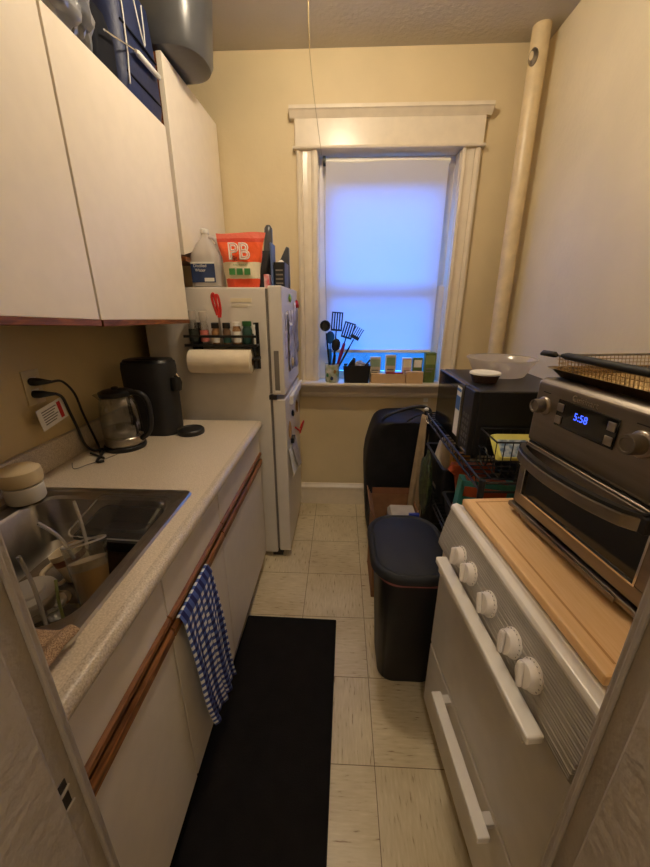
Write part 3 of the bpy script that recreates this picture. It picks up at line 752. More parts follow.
obj('bin_rim', rloft([(-.725, 1.935, 2.70, .182, .171, .14, 10), (-.725, 1.935, 2.715, .182, .171, .14, 10)]), M['grey_bin'], t, smooth=True)

# ================================================================== FRIDGE
FX = -.285; FY0, FY1 = 1.82, 2.455
t = FR = thing('refrigerator', 'white top-freezer refrigerator beside the window with notes on its doors', 'refrigerator', (-.66, 2.14, 0))
obj('cabinet_body', B(-.975, -.365, FY0, FY1, .035, 1.545), M['fridge'], t, bevel=.006)
obj('door_gasket', B((-.365, -.352, FY0+.008, FY1-.008, .06, 1.00), (-.365, -.352, FY0+.008, FY1-.008, 1.03, 1.54)), M['gasket'], t)
d = obj('freezer_door', B(-.352, FX, FY0, FY1, 1.022, 1.553), M['fridge'], t, bevel=.006)
obj('handle', B((-.335, -.310, FY0-.004, FY0+.001, 1.045, 1.25)), M['gasket'], d, bevel=.002, label='recessed grip on the door edge')
obj('handle_lip', B(-.336, -.308, FY0-.006, FY0+.001, 1.036, 1.048), M['white'], d, bevel=.002)
d = obj('fridge_door', B(-.352, FX, FY0, FY1, .05, .998), M['fridge'], t, bevel=.006)
obj('handle_lip', prism([(FX-.004, .975), (FX+.022, .985), (FX+.022, .94), (FX+.014, .93), (FX-.004, .93)], 'y', FY0+.16, FY1-.01), M['white'], d, bevel=.002)
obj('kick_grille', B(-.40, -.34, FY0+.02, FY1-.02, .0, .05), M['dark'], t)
obj('hinge', B((-.37, -.33, FY0-.004, FY0+.02, .998, 1.022)), M['dark'], t, bevel=.002)
obj('leg', B(-.95, -.92, FY0+.03, FY0+.06, 0, .035), M['dark'], t); obj('leg', B(-.95, -.92, FY1-.06, FY1-.03, 0, .035), M['dark'], t)
# rating label
o = obj('rating_label', B(-.533, -.43, FY0-.0015, FY0, 1.478, 1.496), M['cream_print'], t)
o = obj('rating_label', B(-.53, -.45, FY0-.0015, FY0, 1.455, 1.470), mat('faded_label', (214, 206, 186), .5), t)

# notes and magnets on the doors
def note(name, y0, y1, z0, z1, m, label, cat, dx=.002, lift=0, bm=None):
    if bm is None:
        def fn(u, v): return (FX+.0012+dx*(.5+.5*math.sin(5*v+u*2))*(1 if lift else .3)+lift*v, y0+(y1-y0)*u, z1-(z1-z0)*v)
        bm = grid(fn, 6, 8)
    return tag(obj(name, bm, m, solid=.0008, smooth=True), label, cat)
note('photo_strip', 1.90, 2.16, 1.28, 1.43, M['grey_paper'], 'grey printed note upper left on the freezer door', 'note')
note('photo_strip', 1.97, 2.23, 1.12, 1.44, M['photo'], 'dark photo strip hanging down the middle of the freezer door', 'photo', .008, .006)
note('receipt', 1.88, 1.96, 1.20, 1.34, M['purple_paper'], 'small pale slip at the near edge of the freezer door', 'note', .003)
note('paper_note', 2.25, 2.32, 1.10, 1.48, M['purple_paper'], 'narrow lilac paper strip down the freezer door', 'note', .006, .004)
note('paper_note', 2.34, 2.43, 1.18, 1.45, M['photo'], 'speckled photo print near the far edge of the freezer door', 'photo', .006, .004)
note('white_card', 1.98, 2.07, 1.36, 1.40, M['white_print'], 'small white card pinned over the dark photo strip', 'card', .003, .014)
def magnet(c, s, m, label, cat='magnet', sh=(1, 1, 1)):
    bm = blob((FX+.008, c[0], c[1]), s, .5, sh[1], sh[2], .05, 2); tag(obj('fridge_magnet', bm, m, smooth=True), label, cat)
magnet((2.06, 1.50), .017, mat('green_magnet', (110, 150, 60), .4), 'green magnet at the top of the freezer door', sh=(1, .8, 1.3))
magnet((2.36, 1.472), .024, M['red'], 'red magnet holding a print on the freezer door')
magnet((2.45 - .03, 1.462), .016, mat('dark_red_magnet', (130, 26, 40), .4), 'dark red magnet at the far edge of the freezer door')
magnet((2.07, 1.16), .020, M['cream'], 'cream clip magnet low on the freezer door', sh=(1, .7, 1.4))
magnet((2.04, .862), .018, M['black'], 'black magnet near the top of the lower fridge door', sh=(1, .8, 1.2))
magnet((2.24, .85), .016, M['tan'], 'thin brown magnet beside the black one on the lower door', sh=(1, .4, 2.6))
magnet((1.90, .80), .018, mat('ochre_magnet', (176, 136, 90), .5), 'tan bar magnet on the lower fridge door', sh=(1, .5, 3.2))
t = thing('notepad', 'white note pad hanging from a black clip on the lower fridge door', 'note pad', (FX+.02, 1.98, .47))
obj('pad_sheet', grid(lambda u, v: (FX+.004+.02*v+.01*u*v, 1.86+.22*u+.02*v, .70-.17*v-.03*u), 4, 6), M['white_print'], t, solid=.003)
obj('pad_sheet', grid(lambda u, v: (FX+.010+.03*v, 1.94+.17*u+.04*v, .69-.15*v-.05*u*v), 4, 6), M['grey_paper'], t, solid=.002)
obj('clip', B(FX, FX+.02, 1.96, 2.03, .70, .73), M['black'], t, bevel=.003)
tag(obj('red_ribbon', tube(smooth_path([(FX+.006, 2.15, .735), (FX+.03, 2.20, .69), (FX+.02, 2.27, .66), (FX+.04, 2.33, .72), (FX+.03, 2.22, .71)], 5), .006, 8), M['red'], smooth=True), 'red ribbon pinned beside the note pad on the lower fridge door', 'ribbon')

# spice rack with paper towel
SY = FY0
t = thing('spice_rack', 'black magnetic spice rack on the fridge side with a paper towel bar', 'rack', (-.575, SY-.05, 1.16))
obj('shelf', B(-.748, -.402, SY-.075, SY-.002, 1.278, 1.284), M['black'], t)
obj('rail', B((-.752, -.40, SY-.078, SY-.074, 1.318, 1.330), (-.752, -.40, SY-.078, SY-.074, 1.276, 1.288)), M['black'], t)
for x0, x1 in ((-.715, -.69), (-.425, -.403)):
    obj('side_arm', prism([(SY-.002, 1.165), (SY-.002, 1.375), (SY-.02, 1.385), (SY-.03, 1.34), (SY-.074, 1.33), (SY-.076, 1.275), (SY-.04, 1.22), (SY-.058, 1.20), (SY-.058, 1.17), (SY-.03, 1.165)], 'x', x0, x0+.006), M['black'], t)
    obj('back_plate', B(x0, x1, SY-.004, SY-.0006, 1.16, 1.385), M['black'], t)
obj('towel_bar', tube([(-.752, SY-.064, 1.2165), (-.395, SY-.064, 1.2165), (-.397, SY-.064, 1.22)], .006, 10), M['black'], t, smooth=True)
obj('towel_bracket', B((-.425, -.40, SY-.066, SY-.002, 1.211, 1.222)), M['black'], t)
t = thing('paper_towel_roll', 'white paper towel roll hanging under the spice rack', 'paper towel', (-.585, SY-.062, 1.13))
bm = bmesh.new(); rs = []
yc, zc = SY-.064, 1.205
def ringx(x, r): return [(x, yc+r*math.cos(2*PI*k/36), zc+r*math.sin(2*PI*k/36)) for k in range(36)]
rings(bm, [ringx(-.430, .019), ringx(-.430, .052), ringx(-.434, .058), ringx(-.732, .058), ringx(-.736, .054), ringx(-.736, .019)], False, False)
obj('towel_sheets', bm, M['paper'], t, smooth=True)
bm = bmesh.new(); rings(bm, [ringx(-.429, .0175), ringx(-.429, .0195), ringx(-.737, .0195), ringx(-.737, .0175), ringx(-.429, .0175)], False, False)
obj('core', bm, M['cardboard'], t, smooth=True)
obj('loose_edge', prism([(yc-.0565, zc+.01), (yc-.058, zc+.004), (yc-.0565, zc-.006)], 'x', -.732, -.434), M['paper'], t)

def jar(x, r, h, capm, bodym, fillm, label, caph=.018, capr=None, neck=None, fill=.7):
    t = thing('spice_jar', label, 'jar', (x, SY-.040, 1.2845), 0, 'spice jars on the fridge rack')
    c = (x, SY-.040, 1.2848)
    cr_ = capr or r*.95
    obj('jar_body', lathe([(r*.9, 0), (r, .004), (r, h*.8), (r*.8, h*.93), (r*.78, h)], c, 20), bodym, t, smooth=True)
    if fillm: obj('jar_label', lathe([(r*1.04, h*.12), (r*1.03, h*(.12+fill*.8))], c, 20, False, False), fillm, t, smooth=True)
    obj('jar_cap', lathe([(cr_, h+.0005), (cr_, h+caph), (cr_*.8, h+caph+.002)], c, 20), capm, t, smooth=True)
    return t
jar(-.715, .022, .115, M['plastic_milk'], M['plastic_clear'], M['spice_a'], 'tall clear grinder of dark peppercorns, leftmost in the spice rack', .04, fill=.62)
jar(-.662, .020, .110, M['plastic_milk'], M['plastic_clear'], M['spice_b'], 'tall clear grinder of pink salt, second from the left in the spice rack', .04, fill=.6)
jar(-.602, .024, .075, M['black'], M['spice_c'], M['white_print'], 'tan spice jar with black lid and pale label, beside the pink grinder', .024, fill=.45)
jar(-.552, .019, .075, M['black'], M['spice_d'], M['spice_green'], 'narrow brown spice jar with black lid in the middle of the rack', .024, fill=.4)
jar(-.502, .021, .085, M['white'], M['spice_c'], M['white_print'], 'spice jar with white cap and white label, left of the green jar', .018, fill=.75)
jar(-.452, .023, .085, mat('green_cap', (36, 92, 44), .4), M['spice_green'], M['spice_green'], 'dark green spice jar with a green cap, near the right end of the rack', .022, fill=.8)
jar(-.420 - .0, .008, .08, M['white'], M['white'], None, 'slim white tube at the right end of the spice rack', .01)
t = thing('utility_scissors', 'red-handled scissors standing in the spice rack', 'scissors', (-.58, SY-.058, 1.29))
obj('scissor_handle', tube(smooth_path([(-.576, SY-.066, 1.41), (-.574, SY-.066, 1.44), (-.586, SY-.066, 1.49), (-.592, SY-.066, 1.515), (-.600, SY-.066, 1.505), (-.598, SY-.066, 1.48), (-.582, SY-.066, 1.42)], 5), .006, 8), M['red'], t, smooth=True)
obj('scissor_handle', tube(smooth_path([(-.571, SY-.060, 1.41), (-.566, SY-.060, 1.45), (-.572, SY-.060, 1.50), (-.582, SY-.060, 1.508), (-.584, SY-.060, 1.48), (-.577, SY-.060, 1.42)], 5), .006, 8), M['red'], t, smooth=True)
obj('blades', B((-.580, -.570, SY-.0665, SY-.0640, 1.2855, 1.42)), M['steel'], t)

# on top of the fridge
FT = 1.5455
t = thing('water_jug', 'clear gallon jug of water with a blue label on top of the fridge', 'jug', (-.655, 1.90, FT))
jc = (-.655, 1.905)
M['jug'] = clear('jug_plastic', (235, 232, 228), .1, .68, (244, 238, 230), .25)
def jr(z, h, r): return (jc[0], jc[1], FT+z, h, h*.86, r)
obj('jug_body', rloft([jr(.001, .066, .03), jr(.006, .073, .035), jr(.13, .073, .035), jr(.155, .064, .035), jr(.19, .046, .03), jr(.215, .026, .02), jr(.228, .018, .012), jr(.24, .018, .012)]), M['jug'], t, smooth=True)
obj('water', rloft([jr(.006, .069, .03), jr(.10, .069, .03)]), clear('jug_water', (214, 218, 222), .1, .12), t, smooth=True)
obj('jug_cap', lathe([(.020, .2405), (.020, .256), (.017, .259)], (jc[0], jc[1], FT), 20), M['white'], t, smooth=True)
obj('jug_handle', tube(smooth_path([(jc[0]+.020, jc[1]-.01, FT+.222), (jc[0]+.045, jc[1]-.01, FT+.218), (jc[0]+.066, jc[1]-.01, FT+.18), (jc[0]+.068, jc[1]-.01, FT+.145)], 6), .009, 10), M['jug'], t, smooth=True)
yl = jc[1]-.073*.86-.0012
lb = obj('jug_label', B(-.716, -.602, yl-.001, yl, FT+.022, FT+.112), M['blue_print'], t)
obj('label_band', B(-.716, -.602, yl-.0016, yl-.001, FT+.104, FT+.112), M['white_print'], lb)
obj('barcode', B(-.655, -.608, yl-.0018, yl-.001, FT+.026, FT+.042), M['white_print'], lb)
text('label_text', 'Distilled\nWater', .019, M['white_print'], lb, T_face((-.672, yl-.002, FT+.085), (1,0,0), (0,0,1)), .0002)
t = thing('powder_pouch', 'orange and cream peanut powder pouch standing on top of the fridge', 'pouch', (-.475, 1.87, FT))
pm = bpy.data.materials.new('pouch_bands'); pm.use_nodes = True
n = pm.node_tree.nodes; l = pm.node_tree.links; b = n['Principled BSDF']; b.inputs['Roughness'].default_value = .33
tc = n.new('ShaderNodeTexCoord'); sp = n.new('ShaderNodeSeparateXYZ'); l.new(tc.outputs['Generated'], sp.inputs[0])
ns = n.new('ShaderNodeTexNoise'); ns.inputs['Scale'].default_value = 6; l.new(tc.outputs['Generated'], ns.inputs['Vector'])
ad = n.new('ShaderNodeMath'); ad.operation = 'MULTIPLY_ADD'; ad.inputs[1].default_value = .03; l.new(ns.outputs[0], ad.inputs[0]); l.new(sp.outputs[2], ad.inputs[2])
cr = n.new('ShaderNodeValToRGB'); cr.color_ramp.interpolation = 'CONSTANT'
cr.color_ramp.elements[0].position = 0; cr.color_ramp.elements[0].color = lin((226, 80, 44))
cr.color_ramp.elements[1].position = .17; cr.color_ramp.elements[1].color = lin((228, 216, 184))
for p, c_ in ((.47, (236, 92, 40)), (.83, (205, 66, 46)), (.90, (226, 110, 90))):
    e = cr.color_ramp.elements.new(p); e.color = lin(c_)
l.new(ad.outputs[0], cr.inputs[0]); l.new(cr.outputs[0], b.inputs['Base Color'])
bp_ = n.new('ShaderNodeBump'); n2 = n.new('ShaderNodeTexNoise'); n2.inputs['Scale'].default_value = 9; l.new(tc.outputs['Generated'], n2.inputs['Vector']); l.new(n2.outputs[0], bp_.inputs['Height']); bp_.inputs['Strength'].default_value = .4; bp_.inputs['Distance'].default_value = .01
l.new(bp_.outputs[0], b.inputs['Normal'])
PBy = 1.875
def bag_fn():
    bm = pouch(-.560, -.392, FT+.001, FT+.20, PBy, .035, seed=2, wave=.002)
    bm2 = bmesh.new()
    return bm
bm = bmesh.new(); cols = []
for j in range(25):
    tt = j/24; z = FT+.001+.236*tt
    hw = .078 + .040*tt - .004*math.sin(PI*tt)
    th = (.030+.010*math.sin(PI*min(1, tt*1.4)))*(1-tt**2.2)+.0015
    ring = []
    for k in range(32):
        a = 2*PI*k/32; cc = math.cos(a); cxs = math.copysign(abs(cc)**.6, cc)
        ring.append((-.478+hw*cxs+.002*math.sin(14*tt), PBy+th*math.sin(a)*(1-.2*abs(cxs)**4)+.003*math.sin(11*tt+4*cxs), z + .004*math.sin(3*cxs)*tt))
    cols.append(ring)
rings(bm, cols)
obj('pouch_body', bm, pm, t, smooth=True)
yf = PBy-.0445
outline_text('logo', 'PB', .095, M['white_print'], t, T_face((-.478, yf-.0055, FT+.150), (1,0,0), (0,-.06,1)), .0034, sx=1.0)
text('pouch_text', 'fit', .030, M['dark'], t, T_face((-.497, yf-.010, FT+.122), (1,0,0), (0,0,1)), .0003)
bm = bmesh.new()
for k in range(3): box(bm, -.530+.036*k, -.502+.036*k, yf-.0035, yf-.001, FT+.054, FT+.082)
obj('claim_panel', bm, M['green_print'], t)
text('pouch_text', 'PURE PEANUT', .010, M['green_print'], t, T_face((-.478, yf-.003, FT+.096), (1,0,0), (0,0,1)), .0002)

def lidded(name, x0, x1, y0, y1, z0, z1, m, label, cat, rz=0, bevel=.004):
    return tag(obj(name, B(x0, x1, y0, y1, z0, z1), m, bevel=bevel), label, cat)
t = thing('kitchen_appliance', 'dark grey appliance with a rounded upright handle behind the orange pouch', 'appliance', (-.375, 2.05, FT))
obj('appliance_body', rloft([(-.405, 2.06, FT, .045, .05, .02), (-.405, 2.06, FT+.16, .045, .05, .02), (-.405, 2.06, FT+.18, .04, .045, .02)]), M['black_soft'], t, smooth=True)
obj('upright_handle', tube([(-.385, 2.05, FT+.17), (-.378, 2.05, FT+.23), (-.376, 2.05, FT+.285), (-.376, 2.05, FT+.30)], [.022, .022, .021, .010], 14), M['grey_bin'], t, smooth=True)
o = obj('blue_folder', B(-.352, -.342, 1.93, 2.03, FT, FT+.205), mat('steel_blue', (84, 104, 150), .5), bevel=.003)
tag(o, 'blue folder standing upright beside the orange pouch', 'folder')
o = obj('carton', B(-.382, -.357, 1.90, 1.975, FT, FT+.062), mat('red_white_carton', (200, 60, 70), .5, rgb2=(220, 200, 200), vscale=30), bevel=.002)
tag(o, 'small red and white carton beside the orange pouch', 'carton')
t = thing('storage_basket', 'dark storage basket with slotted sides on the fridge corner', 'basket', (-.31, 2.0, FT))
obj('basket_wall', rloft([(-.3115, 2.02, FT, .024, .07, .006), (-.311, 2.02, FT+.12, .0275, .075, .006), (-.311, 2.02, FT+.12, .024, .07, .006), (-.3115, 2.02, FT+.006, .021, .066, .006)]), M['black'], t, smooth=True)
bm = bmesh.new()
for k in range(5): box(bm, -.330, -.294, 1.9462+.0, 1.9478, FT+.02+.02*k, FT+.027+.02*k)
obj('slot_row', bm, M['gasket'], t)
obj('basket_contents', blob((-.31, 2.02, FT+.115), .022, .9, 1.8, 1, .1, 2), M['white'], t, smooth=True)
o = obj('grey_panel', B(-.036, .036, -.003, .003, 0, .07), M['grey_bin'], F=Matrix.Translation((-.318, 2.14, FT+.125)) @ Matrix.Rotation(math.radians(20), 4, 'Y'), bevel=.002)
bpy.data.objects.remove(o)
o = obj('slanted_panel', prism([(-.345, FT), (-.285, FT), (-.285, FT+.21), (-.30, FT+.215), (-.345, FT+.13)], 'y', 2.13, 2.16), M['grey_bin'], bevel=.003)
tag(o, 'slanted grey panel behind the dark basket on the fridge', 'panel')

# ================================================================== WINDOW SILL
SZ = .9755
t = thing('utensil_crock', 'painted ceramic crock on the left end of the window sill', 'crock', (-.055, 2.42, SZ))
c = (-.055, 2.425, SZ)
obj('crock_wall', lathe([(.042, 0), (.046, .005), (.048, .08), (.048, .12), (.0445, .12), (.043, .06), (.040, .01)], c, 28), M['crock'], t, smooth=True)
for k, (a, z, mm) in enumerate(((-2.2, .05, 'green_print'), (-1.2, .075, 'tan'), (-1.6, .03, 'blue_print'))):
    obj('painted_leaf', blob((c[0]+.0475*math.cos(a), c[1]+.0475*math.sin(a), SZ+z), .011, 1, .3, 1.2, .1, 2), M[mm], t, smooth=True)
def utensil(kind, bot, top, handle, headm, label, cat, name, hr=.007):
    t = thing(name, label, cat, bot)
    b0, t0 = Vector(bot), Vector(top); d = (t0-b0)
    obj('handle', tube([b0, b0+d*.45, b0+d*.62], [.005, hr, hr*.7], 10), handle, t, smooth=True)
    z = d.normalized(); x = Vector((1, 0, 0)); y = z.cross(x).normalized(); x = y.cross(z)
    F = Matrix((x, y, z)).transposed().to_4x4(); F.translation = b0+d*.62
    L = d.length*.38
    obj('shaft', tube([(0,0,0), (0,0,L*.35)], .004, 8), headm, t, F=F.copy(), smooth=True)
    if kind == 'slotted':
        bm = bmesh.new(); w_ = .036; z0, z1 = L*.25, L
        box(bm, -w_, w_, -.002, .002, z0, z0+.012); box(bm, -w_, w_, -.002, .002, z1-.008, z1)
        for q in range(5):
            xx = -w_+ (2*w_-.009)*q/4
            box(bm, xx, xx+.009, -.002, .002, z0+.012, z1-.008)
        obj('slotted_head', bm, headm, t, F=F.copy())
    elif kind == 'ladle':
        obj('ladle_bowl', lathe([(.006, -.02), (.024, -.012), (.032, .004), (.034, .014), (.030, .014), (.02, -.004)], (0, 0, 0), 20, sy=1), headm, t, F=F @ Matrix.Translation((0, -.012, L*.7)) @ Matrix.Rotation(PI/2, 4, 'X'), smooth=True)
    elif kind == 'spoon':
        obj('spoon_bowl', blob((0, 0, L*.68), .035, .85, .22, 1.2, 0, 2), headm, t, F=F.copy(), smooth=True)
    elif kind == 'fork':
        bm = bmesh.new()
        for q in range(5):
            xx = -.026+.013*q
            tube([(xx, 0, L*.5), (xx, -.004, L*.8), (xx*1.05, -.016, L*.95)], .0032, 6, bm)
        blob_ = None
        box(bm, -.030, .030, -.002, .003, L*.38, L*.54)
        obj('server_head', bm, headm, t, F=F.copy())
    return t
uz = SZ+.04
utensil('slotted', (-.052, 2.425, uz), (-.022, 2.40, 1.425), M['black'], M['black'], 'black slotted spatula standing tallest in the crock', 'spatula', 'slotted_spatula')
utensil('ladle', (-.066, 2.42, uz), (-.105, 2.405, 1.385), M['black'], M['black'], 'black ladle leaning left in the crock', 'ladle', 'soup_ladle')
utensil('slotted', (-.04, 2.44, uz), (.062, 2.42, 1.36), M['magenta'], M['black'], 'black slotted turner with a magenta handle in the crock', 'spatula', 'slotted_turner', .013)
utensil('fork', (-.045, 2.415, uz), (.125, 2.41, 1.335), M['black'], M['black'], 'black pasta server leaning right in the crock', 'pasta server', 'pasta_server')
utensil('spoon', (-.07, 2.435, uz), (-.070, 2.43, 1.30), M['blue_plastic'], M['blue_plastic'], 'blue spatula standing in the crock', 'spatula', 'silicone_spatula', .013)
utensil('spoon', (-.055, 2.405, uz), (-.028, 2.395, 1.25), M['black'], M['black'], 'short black spoon at the front of the crock', 'spoon', 'cooking_spoon', .012)
t = thing('desk_basket', 'small black basket of odds and ends on the sill beside the crock', 'basket', (.105, 2.42, SZ))
obj('basket_wall', rloft([(.108, 2.425, SZ, .080, .045, .008), (.108, 2.425, SZ+.115, .090, .052, .008), (.108, 2.425, SZ+.115, .086, .048, .008), (.108, 2.425, SZ+.006, .076, .041, .008)]), M['black'], t, smooth=True)
tag(obj('black_pouch', prism([(.03, SZ+.09), (.085, SZ+.165), (.10, SZ+.16), (.095, SZ+.09)], 'y', 2.40, 2.44), M['black'], bevel=.003), 'black pouch poking up from the left of the sill basket', 'pouch')
tag(obj('tissue_packet', blob((.13, 2.425, SZ+.115), .03, 1.2, .9, .9, .2, 3, 4), M['grey_paper'], smooth=True), 'crumpled pale packet in the black sill basket', 'packet')
tag(obj('marker_pen', tube([(.15, 2.41, SZ+.09), (.195, 2.405, SZ+.15)], .006, 8), M['black'], smooth=True), 'black pen leaning out of the right side of the sill basket', 'pen')
def carton(x0, x1, y0, y1, z0, h, m, label, stripe=None, name='tea_carton', grp='tea cartons on the window sill'):
    t = thing(name, label, 'carton', ((x0+x1)/2, (y0+y1)/2, z0), 0, grp)
    b = obj('carton_body', B(x0, x1, y0, y1, z0, z0+h), m, t, bevel=.0015)
    if stripe:
        obj('printed_panel', B(x0+.006, x1-.006, y0-.0012, y0-.0002, z0+h*.62, z0+h*.92), stripe, b)
        obj('printed_lines', B((x0+.012, x1-.012, y0-.0012, y0-.0002, z0+h*.45, z0+h*.50), (x0+.012, x1-.02, y0-.0012, y0-.0002, z0+h*.36, z0+h*.40)), M['gasket'], b)
    return t
carton(.197, .268, 2.425, 2.465, SZ, .165, M['pinkbox'], 'pale carton with a grey-green panel, leftmost behind the cardboard strip', mat('sage_print', (150, 170, 140), .5))
carton(.300, .368, 2.425, 2.465, SZ, .178, M['pinkbox'], 'taller pale carton with a green top standing second from the left', mat('mint_print', (130, 160, 120), .5))
carton(.412, .474, 2.425, 2.465, SZ, .160, mat('blush_carton', (214, 184, 166), .5), 'blush coloured carton right of the middle of the sill row', M['cream_print'])
carton(.482, .545, 2.425, 2.465, SZ, .162, M['green_box'], 'green edged carton with a white panel beside the blush one', M['white_print'])
carton(.556, .628, 2.415, 2.462, SZ, .196, M['green_box'], 'tallest olive green carton at the right end of the sill', mat('olive_print', (140, 152, 90), .5))
t = thing('cardboard_tray', 'long low cardboard box lying in front of the tea cartons', 'box', (.31, 2.39, SZ))
obj('tray_wall', B(.204, .430, 2.385, 2.42, SZ, SZ+.062), M['cardboard_light'], t, bevel=.0015)
obj('red_edge', B(.30, .415, 2.386, 2.419, SZ+.062, SZ+.072), mat('red_edge_print', (150, 40, 40), .5), t)
o = obj('cardboard_box', B(.424+.01, .545, 2.375, 2.413, SZ, SZ+.078), mat('kraft_box', (214, 176, 130), .8), bevel=.0015)
tag(o, 'small light cardboard box in front of the green edged carton', 'box')

# ================================================================== RIGHT SIDE : STOVE
AS = math.radians(4.7)
FS = mw((.33, .93, 0), AS)         # local -Y runs along the front towards the camera, +X goes to the wall
def S(s0, s1): return (-s1, -s0)
t = STV = thing('gas_stove', 'white kitchen stove with five knobs on a sloped control panel', 'stove', (.62, .64, 0), AS)
n0, n1 = -.575, .018
obj('stove_body', B(.035, .62, n0+.001, n1-.001, .09, .893), M['white_en'], t, F=FS.copy(), bevel=.004)
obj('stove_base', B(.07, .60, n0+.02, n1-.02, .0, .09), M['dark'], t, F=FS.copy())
top = [(.005, .893), (.005, .902), (.009, .910), (.022, .914), (.034, .908), (.60, .908), (.62, .908), (.62, .8935), (.02, .8935)]
obj('cooktop', prism(top, 'y', n0, n1), M['white_en'], t, F=FS.copy(), bevel=.003)
panel = [(.006, .8925), (.002, .874)] + [(-.001-.0012*(k%2)-.00105*k, .866-.0050*k) for k in range(17)] + [(-.019, .776), (-.012, .766), (.034, .765), (.034, .8925)]
obj('control_panel', prism(panel, 'y', n0, n1), M['stove_gray'], t, F=FS.copy(), bevel=.002)
od = obj('oven_door', B(-.004, .033, n0+.004, n1-.004, .375, .757), M['stove_door'], t, F=FS.copy(), bevel=.006)
obj('handle', B(-.054, -.022, -.522, -.062, .768, .788), M['white_en'], od, F=FS.copy(), bevel=.004)
for a_, b_ in ((-.505, -.48), (-.095, -.07)): obj('handle_mount', B(-.046, -.003, a_, b_, .742, .768), M['white_en'], od, F=FS.copy(), bevel=.003)
dr = obj('storage_drawer', B(-.004, .033, n0+.004, n1-.004, .095, .368), M['stove_door'], t, F=FS.copy(), bevel=.006)
obj('handle', B(-.053, -.024, -.472, -.152, .345, .366), M['white_en'], dr, F=FS.copy(), bevel=.003)
for a_, b_ in ((-.45, -.425), (-.185, -.16)): obj('handle_mount', B(-.027, -.003, a_, b_, .344, .362), M['stove_door'], dr, F=FS.copy(), bevel=.002)
# burner grates under the board
obj('burner_cap', lathe([(.04, .9085), (.04, .9125), (.03, .9128)], (.20, -.16, 0), 20), M['black'], t, F=FS.copy(), smooth=True)
# knobs: parts of the stove
FK = FS @ Matrix.Translation((0, 0, .828)) @ Matrix.Rotation(math.radians(-90-4), 4, 'Y')
for i, s in enumerate((.120, .184, .281, .380, .447)):
    Fk = FS @ Matrix.Translation((-.0085, -s, .830)) @ Matrix.Rotation(math.radians(-78), 4, 'Y')
    k = obj('knob', lathe([(.029, -.001), (.029, .004), (.025, .006), (.0235, .018), (.0215, .020), (.01, .020)], seg=28), M['knob'], t, F=Fk.copy(), smooth=True)
    bm = bmesh.new(); box(bm, -.022, .022, -.0055, .0055, .0202, .031)
    obj('knob_grip', bm, M['knob'], k, F=Fk @ Matrix.Rotation(math.radians((20, 30, 32, 18, 24)[i]), 4, 'Z'), bevel=.0045)
    bm = bmesh.new()
    for q in range(9):
        a = math.radians(-110+q*20)
        box(bm, .0268*math.cos(a)-.0008, .0268*math.cos(a)+.0008, .0268*math.sin(a)-.0012, .0268*math.sin(a)+.0012, .0045, .0056)
    obj('dial_marks', bm, M['gasket'], k, F=Fk.copy())

# bamboo board on the stove
BZ = .9135
t = thing('cutting_board', 'large bamboo cutting board lying on the stove under the toaster oven', 'cutting board', (.60, .66, BZ), math.radians(5))
FB = mw((.362, .938, 0), math.radians(5))
obj('board', B(0, .44, -.535, 0, BZ, BZ+.022), M['bamboo'], t, F=FB.copy(), bevel=.005)
bm = bmesh.new()
g0, g1 = .028, .0325
box(bm, g0, g1, -.515, -.02, BZ+.0218, BZ+.0224); box(bm, g0, .42, -.0245, -.02, BZ+.0218, BZ+.0224); box(bm, g0+.03, .42, -.515, -.5105, BZ+.0218, BZ+.0224)
obj('juice_groove', bm, M['bamboo_dark'], t, F=FB.copy())
BT = BZ+.0228

# toaster oven
AT = math.radians(7.5)
FT_ = mw((.478, .885, 0), AT)
t = TO = thing('toaster_oven', 'stainless steel digital toaster oven standing on the cutting board', 'toaster oven', (.65, .70, BT), AT)
m0, m1 = -.405, .0
Z0 = BT+.016; Z1 = 1.302
side = [(.012, Z0+.012), (.012, 1.142), (.004, 1.146), (.006, Z1-.010), (.018, Z1), (.30, Z1), (.33, Z1-.02), (.34, Z0+.03), (.33, Z0+.01)]
obj('shell', prism(side, 'y', m0, m1), M['steel_dark'], t, F=FT_.copy(), bevel=.005)
obj('base_plate', B(-.012, .335, m0-.004, m1+.004, Z0-.002, Z0+.011), M['steel_dark'], t, F=FT_.copy(), bevel=.003)
obj('crumb_trim', B(-.016, -.0125, m0+.06, m1-.06, Z0-.004, Z0+.008), M['steel_dark'], t, F=FT_.copy(), bevel=.001)
for (x, y) in ((.015, m0+.03), (.015, m1-.03), (.30, m0+.03), (.30, m1-.03)):
    obj('foot', lathe([(.012, BT), (.013, BT+.004), (.013, Z0-.002)], (x, y, 0), 14), M['black'], t, F=FT_.copy(), smooth=True)
# door frame and glass
d = obj('oven_door', B((-.004, .0115, m0+.004, m1-.004, Z0+.016, Z0+.048), (-.004, .0115, m0+.004, m1-.004, 1.108, 1.134), (-.004, .0115, m0+.004, m0+.045, Z0+.048, 1.108), (-.004, .0115, m1-.030, m1-.004, Z0+.048, 1.108)), M['steel_dark'], t, F=FT_.copy(), bevel=.002)
obj('door_glass', B(-.001, .004, m0+.045, m1-.030, Z0+.048, 1.108), M['black_gloss'], d, F=FT_.copy())
obj('window_trim', B((-.006, -.002, m0+.045, m1-.030, Z0+.046, Z0+.050), (-.006, -.002, m0+.043, m0+.047, Z0+.046, 1.11), (-.006, -.002, m1-.032, m1-.028, Z0+.046, 1.11)), M['chrome'], d, F=FT_.copy())
hp = [(-.012+(-.045)*math.sin(PI*k/16)**.55, m1-.012+(m0+.055-m1+.012)*k/16) for k in range(17)]
bm = bmesh.new(); hr_ = []
for x, y in hp:
    hr_.append([(x-.007, y, 1.104), (x+.007, y, 1.104), (x+.007, y, 1.130), (x-.007, y, 1.130)])
rings(bm, hr_)
